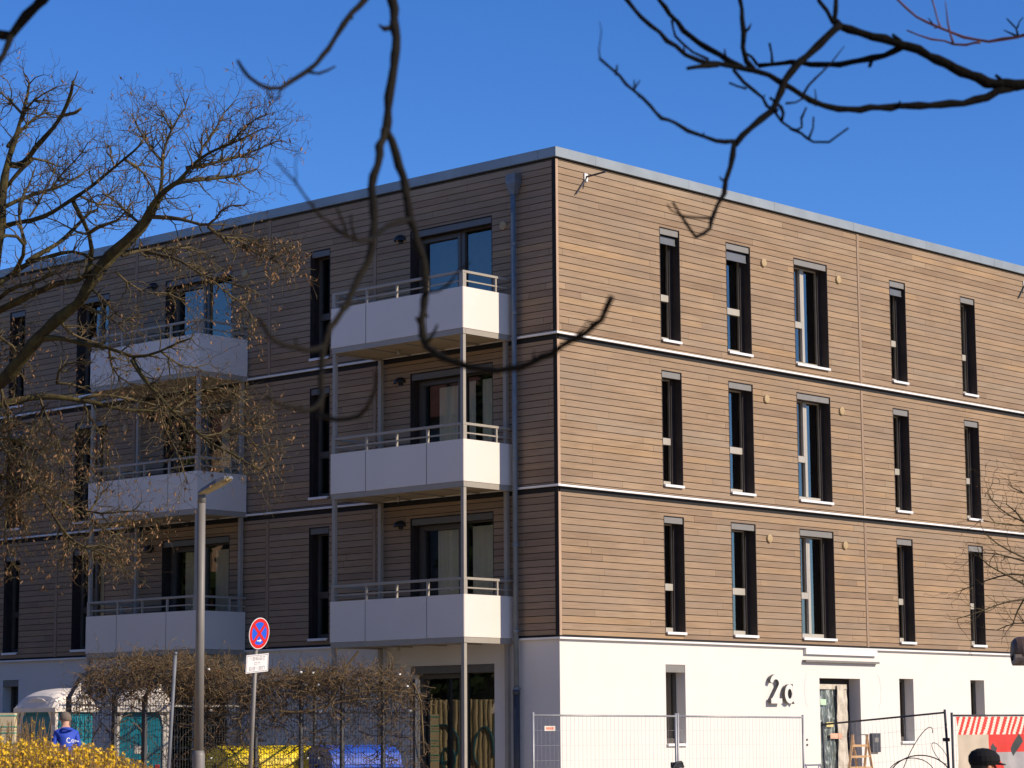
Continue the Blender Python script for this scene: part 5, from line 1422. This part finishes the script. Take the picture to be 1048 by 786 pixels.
# banner
L4 = (b4-a4).length; mats = [simple('banner_red', (.62,.035,.022), .7, var=.12, scale=3), simple('banner_white', (.70,.64,.52), .7, var=.06), simple('banner_beige', (.50,.42,.31), .75, var=.10, scale=3), simple('banner_grey', (.34,.32,.31), .75, var=.08), simple('banner_dark', (.035,.045,.042), .7, var=.2)]
mb = MB(); NX, NZ = 150, 64; HH = 1.35
nn = Vector((ax4.y, -ax4.x, 0)).normalized()
if (CAM-a4).dot(nn) < 0: nn = -nn
def bp(i, j):
    s_ = .04+(L4-.08)*i/NX; d_ = .02+HH*j/NZ
    wv = .018*math.sin(s_*5.1+d_*2)+.012*math.sin(s_*13+1.3*math.sin(d_*4))*(.4+d_)+.02*noise.noise(Vector((s_*2, d_*2.5, 3)))
    return a4+ax4*s_+dn4*d_+nn*(.045+wv)
for i in range(NX):
    for j in range(NZ):
        s_ = (L4-.08)*(i+.5)/NX; d_ = HH*(j+.5)/NZ
        if d_ < .285: m = 0 if ((s_+d_*.55)/.175) % 1 < .52 else 1
        elif s_ < .93: m = 2
        else:
            m = 0; x, y = s_-.93, d_-.285
            if y > .26+.02*x and x > .22 and y > .30 and x > y-.12: m = 3
            if y > .62 and x > .30: m = 1
            for cx, cy, w_, h_, an in ((.14,.24,.085,.055,-.6),(.86,.19,.19,.085,.75),(1.55,.3,.16,.07,-.5)):
                dx, dy = x-cx, y-cy; rx = dx*math.cos(an)-dy*math.sin(an)*-1; ry = -dx*math.sin(an)*-1+dy*math.cos(an)
                rx = dx*math.cos(an)+(-dy)*math.sin(an); ry = dx*math.sin(an)-(-dy)*math.cos(an)
                if abs(rx) < w_ and abs(ry) < h_: m = 4
            if y > .66 and x > .28 and x < .62 and (int(x/.03)+int(y/.03)) % 3 == 0 and y < .80: m = 0
        mb.quad(bp(i,j), bp(i,j+1), bp(i+1,j+1), bp(i+1,j), m)
bn = mb.build('banner', mats, None, smooth=True)
tag(bn, 'printed banner with red and white stripes above red, grey and beige fields', 'banner')
# cable loops on the fence
nb = Vector((ax3.y, -ax3.x, 0)).normalized()
if (CAM-P3[0]).dot(nb) < 0: nb = -nb
def loop(cu, cv, ru, rv, a0, a1, tiltr, D=40.9, n=26):
    pts = []
    for i in range(n+1):
        a = R_(a0+(a1-a0)*i/n); x = ru*math.cos(a); y = rv*math.sin(a)
        x, y = x*math.cos(tiltr)-y*math.sin(tiltr), x*math.sin(tiltr)+y*math.cos(tiltr)
        pts.append(at(cu+x, cv-y, D-.10-.02*math.sin(i)))
    return pts
mb = MB(); mb.tube(loop(942, 800, 33, 27, -20, 200, 0), .011, 6); mb.tube(loop(932, 798, 26, 22, 0, 180, .2), .008, 6)
mb.tube(loop(938, 775, 8, 34, 60, 250, -.45), .007, 6)
tag(mb.build('cable', M['black'], None, smooth=True), 'black cable hanging in loops on the tilted fence panel', 'cable')
mb = MB(); mb.tube(loop(962, 771, 4.5, 13, 0, 360, .62), .006, 6)
tag(mb.build('wire_loop', gal, None, smooth=True), 'thin pale wire loop hanging beside the banner', 'wire')

# step ladder before the entrance
lw = simple('ladder_wood', (.50,.30,.14), .65, var=.18, scale=6)
fa = aty(872.5, 752, -1.0); fb_ = aty(887.3, 751.5, -1.0); zt_ = fa.z
t = thing('step_ladder', 'light wooden step ladder standing open in front of the entrance', 'ladder', (fa.x+.2, -1.0, GZ))
wdt = (fb_.x-fa.x)
for sgn in (-1, 1):
    for x, spread in ((fa.x, .03), (fa.x+wdt, -.03)):
        mb = MB(); mb.bar((x+sgn*.015, -1.0+sgn*.02, zt_), (x+sgn*.66-spread, -1.0+sgn*.22, GZ), .05, .03); mb.build('side_rail', lw, t)
    for k in range(1, 7):
        f = k/7.0; z = zt_-(zt_-GZ)*f
        mb = MB(); y = -1.0+sgn*(.02+.20*f); x0 = fa.x+sgn*(.015+.645*f); mb.bar((x0, y, z), (x0+wdt, y, z), .03, .05 if sgn < 0 else .03); mb.build('rung', lw, t)
mb = MB(); mb.bar((fa.x-.03, -1.0, zt_+.0), (fa.x+wdt+.03, -1.0, zt_+.0), .02); mb.build('hinge_rod', M['iron'], t)

# brown metal hood reaching in at the right edge
hc_ = at(1062, 667, 22)
t = thing('brown_hood', 'weathered brown metal hood with rounded end jutting in at the right edge', 'hood', (hc_.x+1.0, hc_.y-1.0, GZ))
hm = simple('weathered_brown_metal', (.10,.062,.040), .45, var=.35, scale=14, bump=.2); hm2 = simple('grey_brown_metal', (.24,.19,.155), .6, var=.35, scale=18)
mb = MB(); px = 22/FPX; rr = [];
sect = [(-27,6),(-26,10),(-23,13),(-18,14.5),(-8,15),(20,15),(40,14)]
ax_ = RT.normalized()
n = 24
rings = []
for x, r in sect:
    rings.append([hc_+ax_*x*px+(UP*math.cos(2*math.pi*k/n)*r*px + FW*math.sin(2*math.pi*k/n)*r*px*1.0)+UP*(1*px) for k in range(n)])
for a, b2 in zip(rings[:-1], rings[1:]):
    for k in range(n):
        if math.cos(2*math.pi*(k+.5)/n) > -.30: mb.quad(a[k], a[(k+1)%n], b2[(k+1)%n], b2[k])
mb.poly(rings[0]); mb.build('hood', hm, t, smooth=True)
mb = MB(); rings = []
for x, r in ((-26,9),(-25.5,14),(20,14),(40,13)):
    rings.append([hc_+ax_*x*px+(UP*math.cos(2*math.pi*k/n)*r*px*.95 + FW*math.sin(2*math.pi*k/n)*r*px)-UP*(1.0*px) for k in range(n)])
for a, b2 in zip(rings[:-1], rings[1:]):
    for k in range(n):
        if math.cos(2*math.pi*(k+.5)/n) <= .1: mb.quad(a[k], a[(k+1)%n], b2[(k+1)%n], b2[k])
mb.build('lower_shell', hm2, t, smooth=True)
mb = MB(); e = hc_+ax_*55*px; mb.tube([hc_+ax_*30*px, e, Vector((e.x, e.y, GZ))], [.06,.06,.07], 12); mb.build('post', M['iron'], t, smooth=True)

# corrugated hoarding across the yard: it stands in the reflection of the terrace door
t = thing('corrugated_hoarding', 'beige corrugated hoarding with blue scrawl facing the terrace doors', 'hoarding', (-11, 13.5, GZ))
mb = MB(); y = 9.0
while y < 17.4:
    for (a, oa), (c, oc) in (((0,0),(.06,0)), ((.06,0),(.09,.035)), ((.09,.035),(.15,.035)), ((.15,.035),(.18,0))):
        mb.quad((-11+oa, y+a, GZ), (-11+oc, y+c, GZ), (-11+oc, y+c, 2.45), (-11+oa, y+a, 2.45))
    y += .18
mb.build('sheeting', simple('beige_sheet', (.62,.50,.28), .6, var=.12, scale=2), t)
mb = MB()
for (cy, cz, ry, rz, a0, a1) in ((11.6,1.25,.7,.5,20,300),(12.9,1.2,.35,.55,-60,200),(14.4,1.3,.6,.5,40,330),(14.2,.9,.25,.3,0,360),(15.6,1.2,.5,.6,100,380)):
    mb.tube([(-10.94, cy+ry*math.cos(R_(a0+(a1-a0)*i/16)), cz+rz*math.sin(R_(a0+(a1-a0)*i/16))) for i in range(17)], .03, 5)
mb.build('scrawl', simple('blue_green_paint', (.03,.16,.20), .6), t)
mb = MB()
mb.box(-11.05, -11.0, 8.95, 17.4, GZ, GZ+.1)
mb.build('rail', M['iron'], t)

# ------------------------------------------------------------------ evergreens added out of view to block sky light on the west front
needle = simple('dark_foliage', (.020,.035,.014), .9, var=.4, scale=6, spec=.15)
def evergreen(x, y, h, r, label, seed):
    random.seed(seed)
    t = thing('added_evergreen', label, 'tree', (x, y, GZ), 'added sky-blocking evergreens along the yard')
    mb = MB(); mb.tube([(x,y,GZ),(x,y,h*.5),(x,y,h*.95)], [.22,.15,.04], 10); mb.build('trunk', M['bark'], t, smooth=True)
    mb = MB()
    for i in range(4200):
        f = random.random()**.75; z = GZ+.6+(h-.6)*f
        rr = r*(1-f)**.75*(.82+.18*math.sin(z*5))*(.55+.5*random.random()); a = random.uniform(0, 2*math.pi)
        p = Vector((x+rr*math.cos(a), y+rr*math.sin(a), z)); d = (Vector((math.cos(a), math.sin(a), -.35))+rnd_dir()*.5).normalized()
        sd_ = d.cross(rnd_dir()).normalized()*.16; mb.quad(p-d*.2, p+sd_, p+d*.35, p-sd_)
    mb.build('crown', needle, t)['kind'] = 'stuff'
for i, (x, y, h, r, lb) in enumerate(((-22,6,13,2.6,'added unseen tall dark evergreen nearest the street'),(-18.5,11.5,13.5,2.7,'added unseen tall dark evergreen second from the street'),(-16.5,17.5,13,2.8,'added unseen broad dark evergreen in the middle of the row'),(-15.5,24,13.5,2.8,'added unseen dark evergreen fourth from the street'),(-15,31,13,2.8,'added unseen dark evergreen at the far end of the row'))):
    evergreen(x, y, h, r, lb, 50+i)
